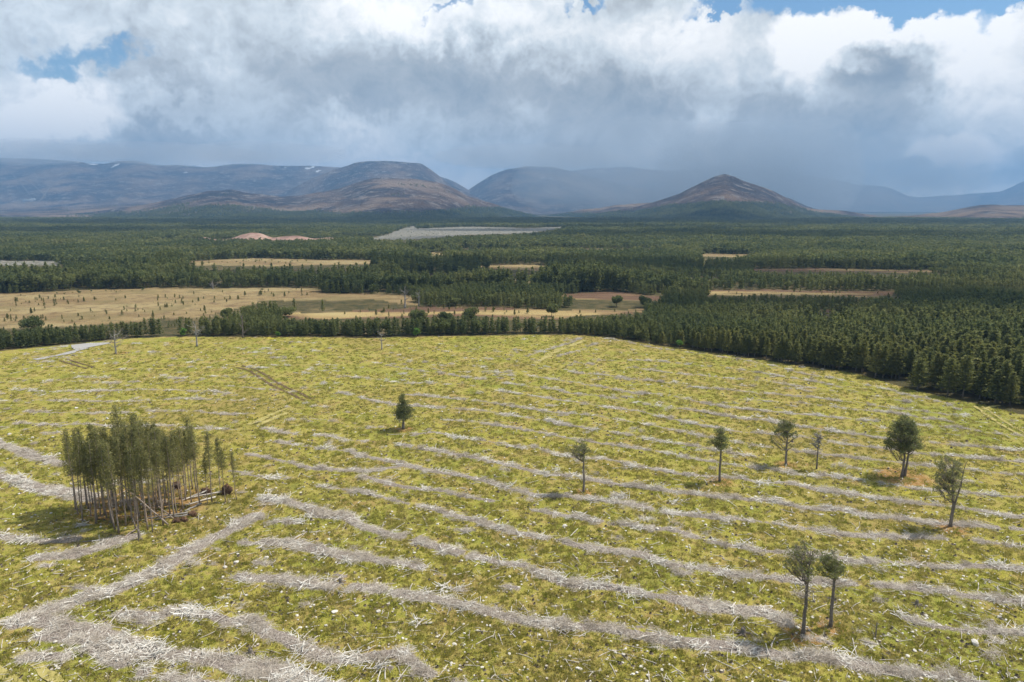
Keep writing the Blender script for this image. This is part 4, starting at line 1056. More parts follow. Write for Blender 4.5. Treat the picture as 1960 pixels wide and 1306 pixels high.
pine('scots_pine', 'pine forking into two separate leafy tops above a ragged skirt of lower branches', (1819, 1008), [(1812, 880, 9, .9), (1806, 892, 12, .8), (1801, 906, 13, .7), (1812, 914, 13, .7), (1799, 922, 12, .6), (1834, 888, 9, .9), (1837, 899, 10, .8), (1832, 910, 9, .7), (1795, 936, 9, .5), (1812, 934, 10, .6), (1838, 930, 7, .6)], 965, seed=17, tr=.20, dens=.9, stems=2, stem_gap=.10, spread=.85, twigs=24, stubs=(22, 970, 915))
pine('scots_pine', 'taller of the paired pines near the front, thin crown above many dead branches', (1537, 1213), [(1528, 1046, 12, .9), (1536, 1060, 14, .7), (1522, 1062, 14, .7), (1512, 1078, 14, .6), (1502, 1080, 8, .5), (1534, 1082, 17, .6), (1550, 1094, 10, .6), (1546, 1074, 10, .6), (1518, 1094, 11, .5)], 1125, seed=18, tr=.21, dens=.62, twigs=22, leaf=.17, stubs=(34, 1165, 1095))
pine('scots_pine', 'shorter of the paired pines near the front, flat dark crown on a clean trunk', (1590, 1196), [(1584, 1062, 9, .8), (1578, 1074, 13, .6), (1594, 1074, 13, .6), (1566, 1086, 12, .5), (1606, 1084, 10, .5), (1588, 1090, 14, .5), (1574, 1096, 10, .4), (1612, 1092, 6, .5)], 1110, seed=19, tr=.20, dens=1.15, twigs=16, leaf=.17, stubs=(12, 1150, 1105))

# dead trees at the back of the clearing and in the wood
def snag(label, base, tops, seed, tr=.25, pale=True, cat='dead tree', fine=3):
    rng = np.random.default_rng(seed); X, Y = G(*base); X, Y = float(X), float(Y); z0 = float(gz(X, Y))
    root = empty('dead_tree', (X, Y, z0)); tag(root, label, cat)
    m = M['dead'] if pale else M['twig']
    P2 = []
    for a, b in tops:
        x_, z_ = at_plane(a, b, Y); P2.append((float(x_) - X, float(z_) - z0))
    hmax = max(q[1] for q in P2); mb = MB(); br_ = MB()
    z = np.linspace(-.2, hmax * .8, 8); sx_ = np.cumsum(rng.normal(0, .06, 8)); sx_ -= sx_[0]
    mb.tube(np.stack([sx_, sx_ * .4, z], -1), np.interp(z, [-.2, .4, hmax * .8], [tr * 1.4, tr, tr * .3]), 8)
    for (a, b) in P2 * 2:
        za = np.clip(b - .55 * abs(a) - rng.uniform(.1, .8), hmax * .22, hmax * .76)
        p0 = (np.interp(za, z, sx_), np.interp(za, z, sx_) * .4, za); p1 = (a, rng.uniform(-1, 1) * (abs(a) + .4), b)
        pts = limb(br_, p0, p1, tr * .3, .025, rng, .08, 5, 6)
        for j in range(fine):
            a0 = pts[rng.integers(1, 6)]; pe = limb(br_, a0, a0 + rng.normal(0, .55, 3) + np.array([0, 0, .3]), .028, .01, rng, 0, 3, 4)
            limb(br_, pe[2], pe[2] + rng.normal(0, .4, 3), .025, .01, rng, 0, 3, 3)
    mb.obj('trunk', m, root, smooth=True); br_.obj('branches', m, root)
    return root
snag('bushy silver-grey dead tree with many upswept limbs beside the gravel pad', (222, 678), [(212, 640), (218, 633), (226, 634), (232, 640), (210, 650), (233, 648), (216, 645), (228, 646), (213, 658), (231, 656)], 31, .34, fine=5)
snag('pale dead trunk with short broken side limbs at the far side of the clearing', (377, 663), [(369, 614), (374, 622), (386, 629), (362, 620), (383, 638), (366, 632), (385, 626), (390, 632)], 32, .36)
snag('slender whitened dead tree with a small forked top near the middle of the far edge', (731, 670), [(722, 634), (728, 640), (738, 636), (741, 645), (722, 645), (735, 648)], 33, .26)
snag('brownish dead tree standing against the young wood by the tan moor', (465, 646), [(458, 602), (466, 598), (474, 612), (480, 626), (455, 620), (476, 632), (462, 615)], 34, .3, False)
snag('wide grey leafless tree at the end of the young pine block', (775, 590), [(765, 553), (775, 549), (784, 556), (768, 562), (786, 566), (778, 558)], 35, .5, fine=6)
snag('smaller silver leafless tree beside the wide grey one on the moor edge', (802, 586), [(795, 560), (803, 556), (810, 563), (797, 567)], 36, .4, fine=6)
snag('grey leafless tree standing in front of the wood across the tan moor', (408, 553), [(400, 541), (408, 537), (416, 543), (403, 546)], 37, .5, fine=6)

# broad round pines standing on and beside the moor
def roundpine(label, px, py, wpx, hpx, seed, matn='forest', name='scots_pine', cat='pine tree', low=.12, ls=.34):
    rng = np.random.default_rng(seed); X, Y = G(px, py); X, Y = float(X), float(Y); z0 = float(gz(X, Y))
    mpp = (Y * CP + CAM_H * SP) / FPX; w = wpx * mpp / 2; h = hpx * mpp
    root = empty(name, (X, Y, z0)); tag(root, label, cat)
    fo, tb = MB(), MB(); tb.tube([(0, 0, -.2), (.05, 0, h * .3), (0, .1, h * .7)], [.05 * h * .5, .04 * h * .5, .02 * h], 7)
    for b in range(9):
        th = b * 2.4; q = w * .62 * math.sqrt((b + .3) / 9); zc = h * (low + .3 + (.38 - low * .3) * rng.random()); rb = w * rng.uniform(.36, .5)
        c = np.array([math.cos(th) * q, math.sin(th) * q, zc]); limb(tb, (0, 0, h * .25), c, .02 * h, .03, rng, .05, 4, 4)
        m_ = 260; d = rng.normal(size=(m_, 3)); d /= np.linalg.norm(d, axis=1)[:, None]
        C = c + d * rng.uniform(.4, 1.05, m_)[:, None] * np.array([rb, rb, min(rb * .9, h * .34)]); C[:, 2] = np.maximum(C[:, 2], h * low * .6)
        fo.leaves(C, ls, ls * .6, rng)
    fo.obj('crown', M[matn], root); tb.obj('trunk', M['bark'], root)
roundpine('broad dark mushroom-shaped pine on the near side of the tan moor', 62, 634, 46, 26, 41, low=.2)
roundpine('dark bushy pine by the tan moor, smaller of the close pair', 434, 612, 24, 24, 42)
roundpine('dark bushy pine by the tan moor, larger and rounder of the close pair', 476, 611, 32, 27, 43)
roundpine('broad dark pine rising above the young wood, beside the brown heather', 800, 626, 40, 38, 44)
roundpine('rounded pine above the young wood, next to the broad dark pine', 852, 628, 32, 34, 45)
roundpine('dark round pine with a grey leafless side, above the young wood', 898, 622, 36, 36, 46)
roundpine('domed brown-green pine standing on the brown heather opening', 1056, 606, 28, 26, 47)
roundpine('round pine at the tip of the island of young conifers', 1180, 587, 26, 23, 48)
roundpine('round dark pine on the heather just past the tip of the island of conifers', 1234, 588, 30, 24, 49)
roundpine('wide low pine bush in front of the block of young pines on the moor', 546, 607, 38, 18, 50)
roundpine('bright green birch bush at the foot of the tall wood where its edge bends', 1300, 667, 13, 20, 51, 'birch', 'birch_tree', 'birch', 0)
roundpine('fresh green birch in front of the young wood, right of the forked dead tree', 797, 646, 14, 24, 52, 'birch', 'birch_tree', 'birch', 0)
roundpine('fresh green birch between the pale dead trunk and the young conifers', 351, 645, 12, 21, 53, 'birch', 'birch_tree', 'birch', 0)
roundpine('small slim green birch against the young wood', 532, 646, 8, 16, 54, 'birch', 'birch_tree', 'birch', 0)

# young pines dotted over the moor
sp_px = [(30, 577), (84, 578), (80, 575), (103, 577), (129, 578), (161, 577), (181, 574), (184, 573), (222, 575), (240, 572), (302, 575), (303, 571), (320, 588), (348, 580), (351, 584), (369, 579), (380, 577), (390, 572), (410, 579), (434, 579), (316, 588), (277, 597), (266, 606), (293, 607), (86, 591), (131, 582), (384, 596), (392, 596), (456, 574), (469, 567), (500, 566), (520, 564), (545, 568), (588, 566), (426, 560), (371, 563), (348, 575), (60, 600), (150, 606), (210, 612), (333, 603), (15, 612),
         (720, 603), (735, 598), (860, 595), (916, 600), (945, 596), (985, 603), (1010, 600), (1110, 600), (1140, 598), (870, 604), (820, 600), (660, 602), (1395, 560), (1410, 563), (1520, 560), (1600, 562), (1680, 562), (1700, 565), (1560, 520), (1620, 519), (1700, 520), (960, 516), (1020, 515)]
proto = None
for i, (px_, py_) in enumerate(sp_px):
    X, Y = G(px_, py_); X, Y = float(X), float(Y); h = random.uniform(1.2, 3.0)
    if proto is None:
        proto = empty('young_pine', (0, 0, 0))
        o = bpy.data.objects.new('crown', PLANT[1][0]); COL.objects.link(o); o.parent = proto
        o = bpy.data.objects.new('trunk', PLANT[1][1]); COL.objects.link(o); o.parent = proto; r_ = proto
    else: r_ = copy_tree(proto)
    r_.location = (X, Y, float(gz(X, Y))); r_.rotation_euler = (0, 0, random.random() * 6); r_.scale = (h / 10 * 1.5, h / 10 * 1.5, h / 10)
    for ch in r_.children:
        if ch.name.startswith('crown'): ch.data = PLANT[i % 5][0]
    tag(r_, 'small lone young pine dotted on the open moor beyond the clearing', 'young pine', 'young pines dotted over the moor')

# ------------------------------------------------------------------ the grove of tall thin pines
GR = []
for k in range(5):
    rg = np.random.default_rng(400 + k); h = 16.0
    mb = MB(); r = [1.6, 1.3, 1.8, 1.45, 1.2][k]; bot = [.50, .56, .46, .60, .52][k]
    for w_ in range(20):
        f = bot + (1 - bot) * (w_ + rg.random() * .7) / 20; g_ = (f - bot) / (1 - bot)
        rad = r * (min(1, g_ * 4 + .45) * (1 - g_) ** .95 + .10); nb = 6 if f < .9 else 4
        for j in range(nb):
            if rg.random() < .16: continue
            th = rg.random() * 6.28; L = rad * rg.uniform(.5, 1.2); m_ = 13
            t = rg.random(m_) ** .7; C = np.stack([np.cos(th) * t * L, np.sin(th) * t * L, f * h + .25 * t * L], -1) + rg.normal(0, .26, (m_, 3))
            mb.leaves(C, .17 * rg.uniform(.6, 1.4, m_), .065, rg, dirs=np.tile([math.cos(th), math.sin(th), .5], (m_, 1)))
    tb = trunk_mb(h * .97, .125, .03, rg, .45, 0, 7); st_ = trunk_mb(h * .97, .001, .001, np.random.default_rng(400 + k), .45, 60, 3, .22, .85, .85)
    GR.append((mb.mesh('crown', M['grove']), tb.mesh('trunk', M['barkpink'], True), st_.mesh('dead_branches', M['twig'])))
Z4 = lambda a, b: (60 + a / 4.08, 740 + b / 4.08)
grove = [(365, 1000, 330), (400, 1055, 400), (385, 980, 345), (445, 960, 380), (465, 1015, 470), (505, 1070, 430), (540, 1010, 290), (590, 1030, 345), (610, 960, 330), (655, 1120, 420), (685, 1150, 440), (740, 1090, 400), (840, 1150, 470), (910, 1125, 430),
         (845, 1030, 300), (948, 1140, 520), (1030, 990, 330), (1085, 1000, 360), (1115, 1030, 400), (1135, 995, 350), (1185, 965, 340), (1250, 905, 340), (1260, 800, 240), (1315, 920, 330), (1290, 830, 300), (1375, 915, 560), (1412, 905, 350), (1475, 840, 400),
         (1517, 905, 470), (1605, 890, 540), (960, 900, 280), (1055, 860, 340), (700, 950, 300), (760, 960, 150), (880, 960, 210), (930, 980, 280), (1000, 900, 300), (430, 930, 330), (560, 930, 310), (640, 930, 320), (670, 990, 390), (800, 900, 270), (820, 1000, 280), (480, 920, 420), (520, 960, 400),
         (735, 1010, 330), (575, 1000, 400), (1160, 880, 400), (1100, 900, 380), (890, 1060, 420), (785, 1040, 360), (1045, 930, 330), (620, 1040, 430), (870, 880, 230), (1210, 850, 330), (345, 960, 400), (985, 950, 340), (715, 900, 320)]
special = {(760, 960, 150): 'tallest pine of the grove, its dark top standing above all the others', (1605, 890, 540): 'thin short pine standing farthest out at the open end of the grove',
           (1517, 905, 470): 'small-crowned pine before the largest root plate, second from the open end of the grove', (840, 1150, 470): 'bare-stemmed pine at the very front of the grove, above the broken stub',
           (365, 1000, 330): 'pine at the shaded outer corner of the grove, beside the tree shadow on the grass', (1412, 905, 350): 'slim pine with pale airy crown set apart from the dense part of the grove', (1260, 800, 240): 'dark narrow pine rising at the back of the thinner half of the grove'}
_g = random.Random(5)
while len(grove) < 70:
    a_, b_ = _g.uniform(360, 1330), _g.uniform(840, 1090)
    if ((a_ - 800) / 480) ** 2 + ((b_ - 960) / 150) ** 2 < 1: grove.append((a_, b_, max(float(np.interp(a_, [360, 560, 750, 880, 1190, 1330], [370, 300, 240, 260, 300, 370])), b_ - _g.uniform(540, 680))))
for i, g3 in enumerate(grove):
    (bx_, by_), (_, ty_) = Z4(g3[0], g3[1]), Z4(0, g3[2])
    X, Y = G(bx_, by_); X, Y = float(X), float(Y); _, zt = at_plane(bx_, ty_, Y); h = float(zt) - float(gz(X, Y)); h = max(9, h)
    k = i % 5; root = empty('grove_pine', (X, Y, float(gz(X, Y))), random.random() * 6.28, (h / 16 * random.uniform(.85, 1.15),) * 2 + (h / 16,))
    root.rotation_euler = (random.gauss(0, .018), random.gauss(0, .018), random.random() * 6.28)
    for nm, me in zip(('crown', 'trunk', 'dead_branches'), GR[k]):
        if g3[0] > 1350 and nm == 'crown': me = GR[(1, 3, 4)[i % 3]][0]
        o = bpy.data.objects.new(nm, me); COL.objects.link(o); o.parent = root
    tag(root, special.get(g3, 'tall thin-stemmed pine among the others packed inside the grove'), 'pine tree', 'tall thin pines of the grove')

def pole(name, label, a, b, za, zb, r0, r1, matn='barkpink', cat='fallen trunk', seed=0, branches=0, group=None):
    rng = np.random.default_rng(seed); xa, ya = G(*a); xa, ya = float(xa), float(ya)
    if zb > 1: 
        xb, _z = at_plane(b[0], b[1], ya); xb = float(xb); yb = ya; zb = float(_z)
    else: xb, yb = map(float, G(*b))
    root = empty(name, (xa, ya, float(gz(xa, ya)))); tag(root, label, cat, group)
    p0 = np.array([0, 0, za]); p1 = np.array([xb - xa, yb - ya, zb])
    mb = MB(); k = 8; t = np.linspace(0, 1, k)[:, None]; pts = p0 * (1 - t) + p1 * t; pts[1:-1] += rng.normal(0, .05, (k - 2, 3))
    mb.tube(pts, np.linspace(r0, r1, k), 8); mb.obj('trunk', M[matn], root, smooth=True)
    if branches:
        bb = MB()
        for j in range(branches):
            q = pts[0] * 0 + p0 + (p1 - p0) * rng.uniform(.25, 1); d = rng.normal(0, .6, 3); d[2] = abs(d[2]) * .8
            limb(bb, q, q + d * rng.uniform(.5, 1.5), .025, .008, rng, 0, 3, 4)
        bb.obj('branches', M['twig'], root)
    return root
z4 = Z4
pole('leaning_pine', 'bare pine trunk leaning steeply through the front of the grove', z4(1068, 1085), z4(690, 750), .1, 9, .16, .06, cat='leaning tree', seed=1, branches=22)
pole('leaning_pine', 'short dead trunk leaning at the front of the grove, behind the steep one', z4(1110, 1035), z4(990, 935), .1, 4, .12, .06, cat='leaning tree', seed=2, branches=8)
pole('leaning_pine', 'slim tilted stem touching the grove from its front corner', z4(815, 1115), z4(745, 850), .1, 7, .10, .05, cat='leaning tree', seed=3, branches=12)
pole('leaning_pine', 'thin tilted stem in the thinner half of the grove, before the root plates', z4(1212, 845), z4(1165, 650), .1, 6, .09, .04, cat='leaning tree', seed=4, branches=8)
pole('fallen_trunk', 'pale fallen trunk propped low in front of the broken stub at the grove', z4(830, 1130), z4(660, 1225), .45, .1, .14, .10, 'barkpink', seed=5, branches=10)
pole('fallen_trunk', 'long thin fallen pole running away from the broken stub across the shaded grass', z4(800, 1195), z4(60, 1240), .15, .1, .16, .06, 'bark', seed=6, branches=40)
pole('fallen_trunk', 'fallen pale trunk lying behind the front root lumps, upper of two', z4(1220, 1000), z4(900, 1035), .3, .15, .16, .09, 'dead', seed=7, branches=10)
pole('fallen_trunk', 'fallen pale trunk lying behind the front root lumps, lower of two', z4(1230, 1015), z4(960, 1050), .35, .15, .14, .09, 'dead', seed=8, branches=6)
pole('fallen_trunk', 'bleached trunk ending at the largest dark root plate', z4(1500, 842), z4(1240, 885), .6, .3, .16, .1, 'log', seed=9, branches=6)
pole('fallen_trunk', 'bleached trunk parallel to the others between the root plates, lowest in the pile', z4(1440, 875), z4(1200, 935), .3, .2, .16, .1, 'log', seed=10)
pole('fallen_trunk', 'bleached trunk crossing behind the stems toward the middle root plate', z4(1390, 838), z4(1180, 900), .7, .3, .15, .1, 'log', seed=11, branches=6)
pole('fallen_trunk', 'grey branchy top of a windblown tree lying in the middle of the grove', z4(1160, 930), z4(960, 960), .4, .5, .12, .05, 'twig', seed=12, branches=90)
pole('fallen_trunk', 'curved grey trunk from the root lumps toward the pale logs', z4(1330, 925), z4(1200, 985), .3, .3, .12, .1, 'dead', seed=13)
# broken stub with an upturned foot
def rootplate(label, p, w, h, seed, lean=.3):
    rng = np.random.default_rng(seed); X, Y = map(float, G(*p)); root = empty('root_plate', (X, Y, float(gz(X, Y)) + .0), rng.uniform(-.4, .4)); tag(root, label, 'root plate')
    mb = MB(); n1, n2 = 16, 12; a_ = np.linspace(0, 2 * PI, n1, endpoint=False); b_ = np.linspace(0, PI, n2)
    A, Bv = np.meshgrid(a_, b_); rad = 1 + rng.normal(0, .16, A.shape)
    x = np.sin(Bv) * np.cos(A) * w / 2 * rad; z_ = np.cos(Bv) * h / 2 * rad + h * .42; y = np.sin(Bv) * np.sin(A) * .35 * rad + lean * z_
    ii = np.arange(n1 * n2).reshape(n2, n1); q = np.stack([ii[:-1], np.roll(ii[:-1], -1, 1), np.roll(ii[1:], -1, 1), ii[1:]], -1).reshape(-1, 4)
    mb.add(np.stack([x, y, np.maximum(z_, -.1)], -1).reshape(-1, 3), q); mb.obj('soil_disc', M['rootearth'], root)
    rb = MB()
    for j in range(46):
        th = rng.random() * 6.28; d = np.array([math.cos(th) * w / 2, rng.uniform(-.5, .3), math.sin(th) * h / 2]); c = np.array([0, lean * h * .4, h * .42])
        pe = c + d * rng.uniform(1.0, 1.5); pe[2] = max(pe[2], .02)
        limb(rb, c + d * .55, pe, .06, .015, rng, .1, 4, 5)
    rb.obj('roots', M['rootearth'], root)
rootplate('largest dark upturned root plate at the open end of the grove', z4(1522, 848), 1.9, 1.9, 61)
rootplate('smaller dark upturned root plate between the pale trunks', z4(1362, 845), 1.7, 1.2, 62)
rootplate('dark root plate glimpsed behind the thin stems, at the back of the grove', z4(1135, 800), 1.4, 1.3, 63)
rootplate('low orange-brown root lump by the leaning trunk, nearer the front', z4(1135, 1065), 1.1, .8, 64)
rootplate('orange-brown root lump with a hollow dark face, in the middle of the front lumps', z4(1190, 1055), 1.3, .7, 65)
rootplate('grey-brown root lump last in line past the orange ones', z4(1260, 1015), 1.2, .9, 66)

def stub(label, p, h, r, seed, cat='broken stub', slant=0):
    rng = np.random.default_rng(seed); X, Y = map(float, G(*p)); root = empty('broken_stub', (X, Y, float(gz(X, Y))), rng.uniform(0, 6)); tag(root, label, cat)
    mb = MB(); z_ = np.linspace(-.1, h, 6); mb.tube(np.stack([z_ * slant, z_ * 0, z_], -1), np.interp(z_, [-.1, .2, h], [r * 1.7, r, r * .75]), 9)
    for j in range(4):
        th = j * 1.57 + rng.uniform(-.3, .3); c_ = np.array([math.cos(th), math.sin(th), 0]) * r * .5; c_[2] = h * .95; c_[0] += h * slant
        mb.tube([c_, c_ + np.array([0, 0, rng.uniform(.05, .35)])], [r * .35, .01], 4)
    mb.obj('trunk', M['bark'], root)
    rb = MB()
    for j in range(7):
        th = j * .9 + rng.uniform(-.2, .2); d = np.array([math.cos(th), math.sin(th), 0]); limb(rb, d * r * .6 + np.array([0, 0, .15]), d * r * rng.uniform(3, 5), r * .35, .02, rng, -.05, 5, 4)
    rb.obj('roots', M['stump'], root)
stub('knee-high splintered trunk stub at the foot of the front pine of the grove', z4(845, 1200), 1.7, .2, 71)
stub('upright grey stick stub between the paired pines and the photo corner', (1676, 1217), 2.0, .08, 72)
stub('low dark rotten stub with splayed roots, beside the paired pines', (1422, 1212), .8, .35, 73, 'stump')
stub('dark ragged stub at the end of the pale broken logs', (652, 1120), .8, .28, 74, 'stump')
stub('low dark root stub above the wide lower-left brash', (480, 1252), .7, .28, 75, 'stump')
stub('small dark peaked stub below the forked pine and brash rows', (1755, 1155), .7, .22, 76, 'stump')

# ------------------------------------------------------------------ stones, stumps, logs
def stone_mesh(seed, pale=True):
    rng = np.random.default_rng(seed); import bmesh
    bm = bmesh.new(); bmesh.ops.create_icosphere(bm, subdivisions=2, radius=1)
    sc3 = Vector((rng.uniform(.8, 1.3), rng.uniform(.6, 1.0), rng.uniform(.4, .65)))
    dirs = [Vector(rng.normal(size=3)).normalized() for _ in range(7)]; cut = [rng.uniform(.55, .85) for _ in range(7)]
    for v in bm.verts:
        for d, c in zip(dirs, cut):
            e = v.co.dot(d)
            if e > c: v.co -= d * (e - c)
        v.co = Vector((v.co.x * sc3.x, v.co.y * sc3.y, v.co.z * sc3.z + .25)) + Vector(rng.normal(0, .03, 3))
    me = bpy.data.meshes.new('stone'); bm.to_mesh(me); bm.free(); me.materials.append(M['stone']); return me
def stump_meshes(seed):
    rng = np.random.default_rng(seed); mb = MB(); n = 10; h = rng.uniform(.8, 1.5)
    th = np.arange(n) * 2 * PI / n; V = []
    fl = 1 + .35 * np.abs(np.sin(th * 2.5 + rng.random() * 3))
    for z_, r_, ff in ((-.2, 1.5, 1), (.25, 1.12, .4), (h, 1.0, 0)):
        V += [(math.cos(t) * r_ * (1 + (f - 1) * ff), math.sin(t) * r_ * (1 + (f - 1) * ff), z_ + (rng.normal(0, .03) if z_ > .5 else 0)) for t, f in zip(th, fl)]
    q = [(k * n + i, k * n + (i + 1) % n, (k + 1) * n + (i + 1) % n, (k + 1) * n + i) for k in range(2) for i in range(n)]
    mb.add(V, q); top = MB(); top.add([(v[0], v[1], v[2] + .002) for v in V[-n:]] + [(0, 0, h + .03)], None, [(n, i, (i + 1) % n) for i in range(n)])
    return mb.mesh('bark', M['stump']), top.mesh('cut_face', M['stumptop'])
M['stumptop'] = varied('weathered_cut_face', [(.26, .22, .17), (.42, .37, .30), (.58, .52, .43)], 5, .9)
def log_meshes(seed, L=1.0):
    rng = np.random.default_rng(seed); mb = MB(); k = 6; x = np.linspace(-.5, .5, k); b = rng.uniform(0, .05)
    pts = np.stack([x, b * np.sin((x + .5) * PI) + rng.normal(0, .006, k), x * 0 + .03], -1); r = np.linspace(1, rng.uniform(.45, .8), k) * .03
    mb.tube(pts, r, 7)
    if rng.random() < .5:
        p0 = pts[3]; mb.tube([p0, p0 + np.array([.08, .10 * rng.choice([-1, 1]), .03])], [.012, .004], 3)
    return mb.mesh('log', M['log'])
STN = [stone_mesh(500 + k) for k in range(6)]; STP = [stump_meshes(520 + k) for k in range(5)]; LGS = [log_meshes(540 + k) for k in range(7)]

def sample_field(n, lo, hi, pw=1.0, wide=0):
    """ground points as the camera sees them: even over the picture, thinner far away"""
    px_ = RNG.uniform(-60 - wide, 2020 + wide, n * 2); py_ = lo + (hi - lo) * RNG.random(n * 2) ** pw
    x, y = G(px_, py_); k = in_field(x, y - 1); return x[k][:n], y[k][:n]
def clear_trees(x, y): return np.ones(len(x), bool)

# hand-placed pieces that stand out in the photo (position, width px)
LOGS_PX = [(585, 1021, 24, 5), (608, 1021, 30, 8), (735, 1025, 28, -12), (655, 1140, 22, 70), (1870, 1262, 40, 10), (1905, 1176, 30, -35), (1770, 1222, 20, 30), (762, 834, 32, 6), (690, 741, 14, 5), (1160, 1020, 26, 12), (1085, 1087, 34, -25), (1105, 1075, 30, -48), (958, 1227, 26, -60), (805, 1193, 34, 55),
           (1456, 943, 22, 30), (1365, 1015, 36, -38), (1435, 1033, 26, 4), (1495, 1172, 30, 30), (1595, 1028, 34, -18), (1475, 1065, 26, 14), (1745, 1060, 14, 40), (1600, 1160, 26, 12), (355, 1050, 30, 35), (400, 1068, 26, 38), (357, 1091, 20, 0), (330, 1112, 18, -55), (206, 1173, 22, 10), (225, 1100, 24, 30), (440, 1130, 14, 0), (292, 1165, 16, 20),
           (628, 1140, 20, 60), (835, 788, 14, 10), (490, 774, 16, 12), (665, 757, 14, 3), (1030, 770, 22, 38), (1125, 1058, 30, -20), (560, 1175, 20, 12), (590, 1215, 26, 55), (575, 1225, 20, 60), (1840, 1190, 24, -32), (1700, 1214, 22, 4), (1405, 1190, 30, 28), (1420, 1192, 16, 4), (700, 1000, 20, -8), (1020, 925, 24, 15), (930, 914, 20, 14), (1350, 1278, 24, 45), (1560, 1290, 20, 60), (1240, 1190, 22, 40), (905, 1142, 16, 35), (720, 1290, 26, 50), (380, 1180, 28, 48), (415, 1175, 26, 60), (425, 1190, 30, 42), (350, 1190, 24, 50), (300, 1200, 26, 30), (250, 1240, 26, 28), (160, 1270, 24, 48)]
for k in range(34): LOGS_PX.append((random.uniform(500, 590), random.uniform(1030, 1056), random.uniform(14, 34), random.gauss(28, 22)))
for k in range(14): LOGS_PX.append((random.uniform(605, 655), random.uniform(1108, 1138), random.uniform(14, 30), random.gauss(40, 22)))
for k in range(12): LOGS_PX.append((random.uniform(1000, 1050), random.uniform(1086, 1112), random.uniform(12, 26), random.gauss(30, 50)))
nl0 = len(LOGS_PX)
logs = []
for a, b, w, ang in LOGS_PX:
    x, y = map(float, G(a, b)); mpp = (y * CP + CAM_H * SP) / FPX
    th = math.atan2(math.sin(R(ang)) / .45, math.cos(R(ang))); L = w * mpp / max(.3, math.hypot(math.cos(R(ang)), 0) if abs(ang) < 45 else .75)
    logs.append((x, y, min(L, 4.5), th, random.uniform(.7, 1.25)))
xx, yy = sample_field(250, 760, 1330, 1.0)
for x, y in zip(xx, yy):
    if len(logs) >= 296: break
    logs.append((float(x), float(y), random.choice([.7, 1, 1.4, 2.0, 2.6, 3.2]), random.random() * PI, random.uniform(.7, 1.3)))
for i, (x, y, L, th, r_) in enumerate(logs):
    o = bpy.data.objects.new('log', LGS[i % 7]); COL.objects.link(o); thick = (1.15 + .4 * L ** .5) * r_
    o.scale = (L, thick, thick); o.location = (x, y, float(gtop(x, y)) + .06 + .12 * float(brash_at(x, y))); o.rotation_euler = (0, random.gauss(0, .07), th)
    tag(o, 'bleached stick or short log lying on the clear-felled ground', 'log', 'bleached logs and sticks on the clearing')
xx, yy = sample_field(2800, 655, 1330, .9, 450); n = len(xx)
# many more lie along the brash rows
k = RNG.integers(0, len(bx), 2600); xx = np.r_[xx, bx[k] + RNG.normal(0, .9, 2600)]; yy = np.r_[yy, by[k] + RNG.normal(0, .9, 2600)]; n = len(xx)
L = RNG.uniform(.35, 1.0, n) ** 1.5 * 2.4 * np.interp(yy, [60, 260], [1, 1.15]); th_ = np.interp(yy, [60, 260], [1.0, 1.35]) * RNG.uniform(.8, 1.9, n)
scatter('scattered_sticks', np.stack([xx, yy, gtop(xx, yy) + .06], -1), np.stack([L, th_, th_], -1), rots(n, .06), RNG.integers(0, 7, n), [bpy.data.objects.new('log', m_) for m_ in LGS])

STONES_PX = [(431, 1088, 9), (452, 1079, 11), (510, 1071, 12), (650, 950 + 0, 0), (219, 1088, 8), (250, 1096, 8), (640, 1148 + 25, 12), (724, 1172, 11), (1081, 1009, 12), (1867, 1229, 22), (1258, 1016, 8), (1490, 1146, 9), (1476, 1159, 8), (1726, 1103, 8), (1777, 1050, 6), (1768, 1118, 5), (972, 1047, 10), (838, 1005, 9), (1716, 857, 9), (1738, 1252, 9), (18, 832, 9), (62, 838, 7), (48, 915, 8), (1063, 1162, 8), (925, 1152, 6), (869, 1102, 8), (146, 783, 8), (205, 802 , 8), (470, 936, 6), (630, 1010 + 12, 8), (870, 1235, 10), (1340, 1180, 5), (1105, 1280, 9), (1010, 1283, 6), (1130, 1305, 8), (560, 1260, 8), (240, 1012, 6), (330, 1060, 7), (1870, 1100, 8), (1850, 1195, 8)]
STONES_PX = [s_ for s_ in STONES_PX if s_[2] > 0]
st_ = []
for a, b, w in STONES_PX:
    x, y = map(float, G(a, b)); st_.append((x, y, w * (y * CP + CAM_H * SP) / FPX / 2.1))
xx, yy = sample_field(400, 840, 1325, .75)
for x, y in zip(xx, yy):
    if len(st_) >= 290: break
    st_.append((float(x), float(y), .09 + .17 * random.random() ** 2.2))
for i, (x, y, s_) in enumerate(st_):
    o = bpy.data.objects.new('stone', STN[i % 6]); COL.objects.link(o); o.scale = (s_,) * 3; o.location = (x, y, float(gtop(x, y)) - .01); o.rotation_euler = (0, 0, random.random() * 6)
    big = i == STONES_PX.index((1867, 1229, 22))
    tag(o, 'largest rounded grey boulder, close to the lowest corner beside the brash' if big else 'small pale stone lying in the grass between the brash rows', 'boulder' if big else 'stone', None if big else 'pale stones scattered over the clearing')
xx, yy = sample_field(7400, 650, 1325, .9, 450); n = len(xx); s_ = (.07 + .18 * RNG.random(n) ** 3) * np.interp(yy, [60, 260], [1, 1.7])
scatter('scattered_stones', np.stack([xx, yy, gtop(xx, yy)], -1), np.stack([s_] * 3, -1), rots(n, .1), RNG.integers(0, 6, n), [bpy.data.objects.new('stone', m_) for m_ in STN])

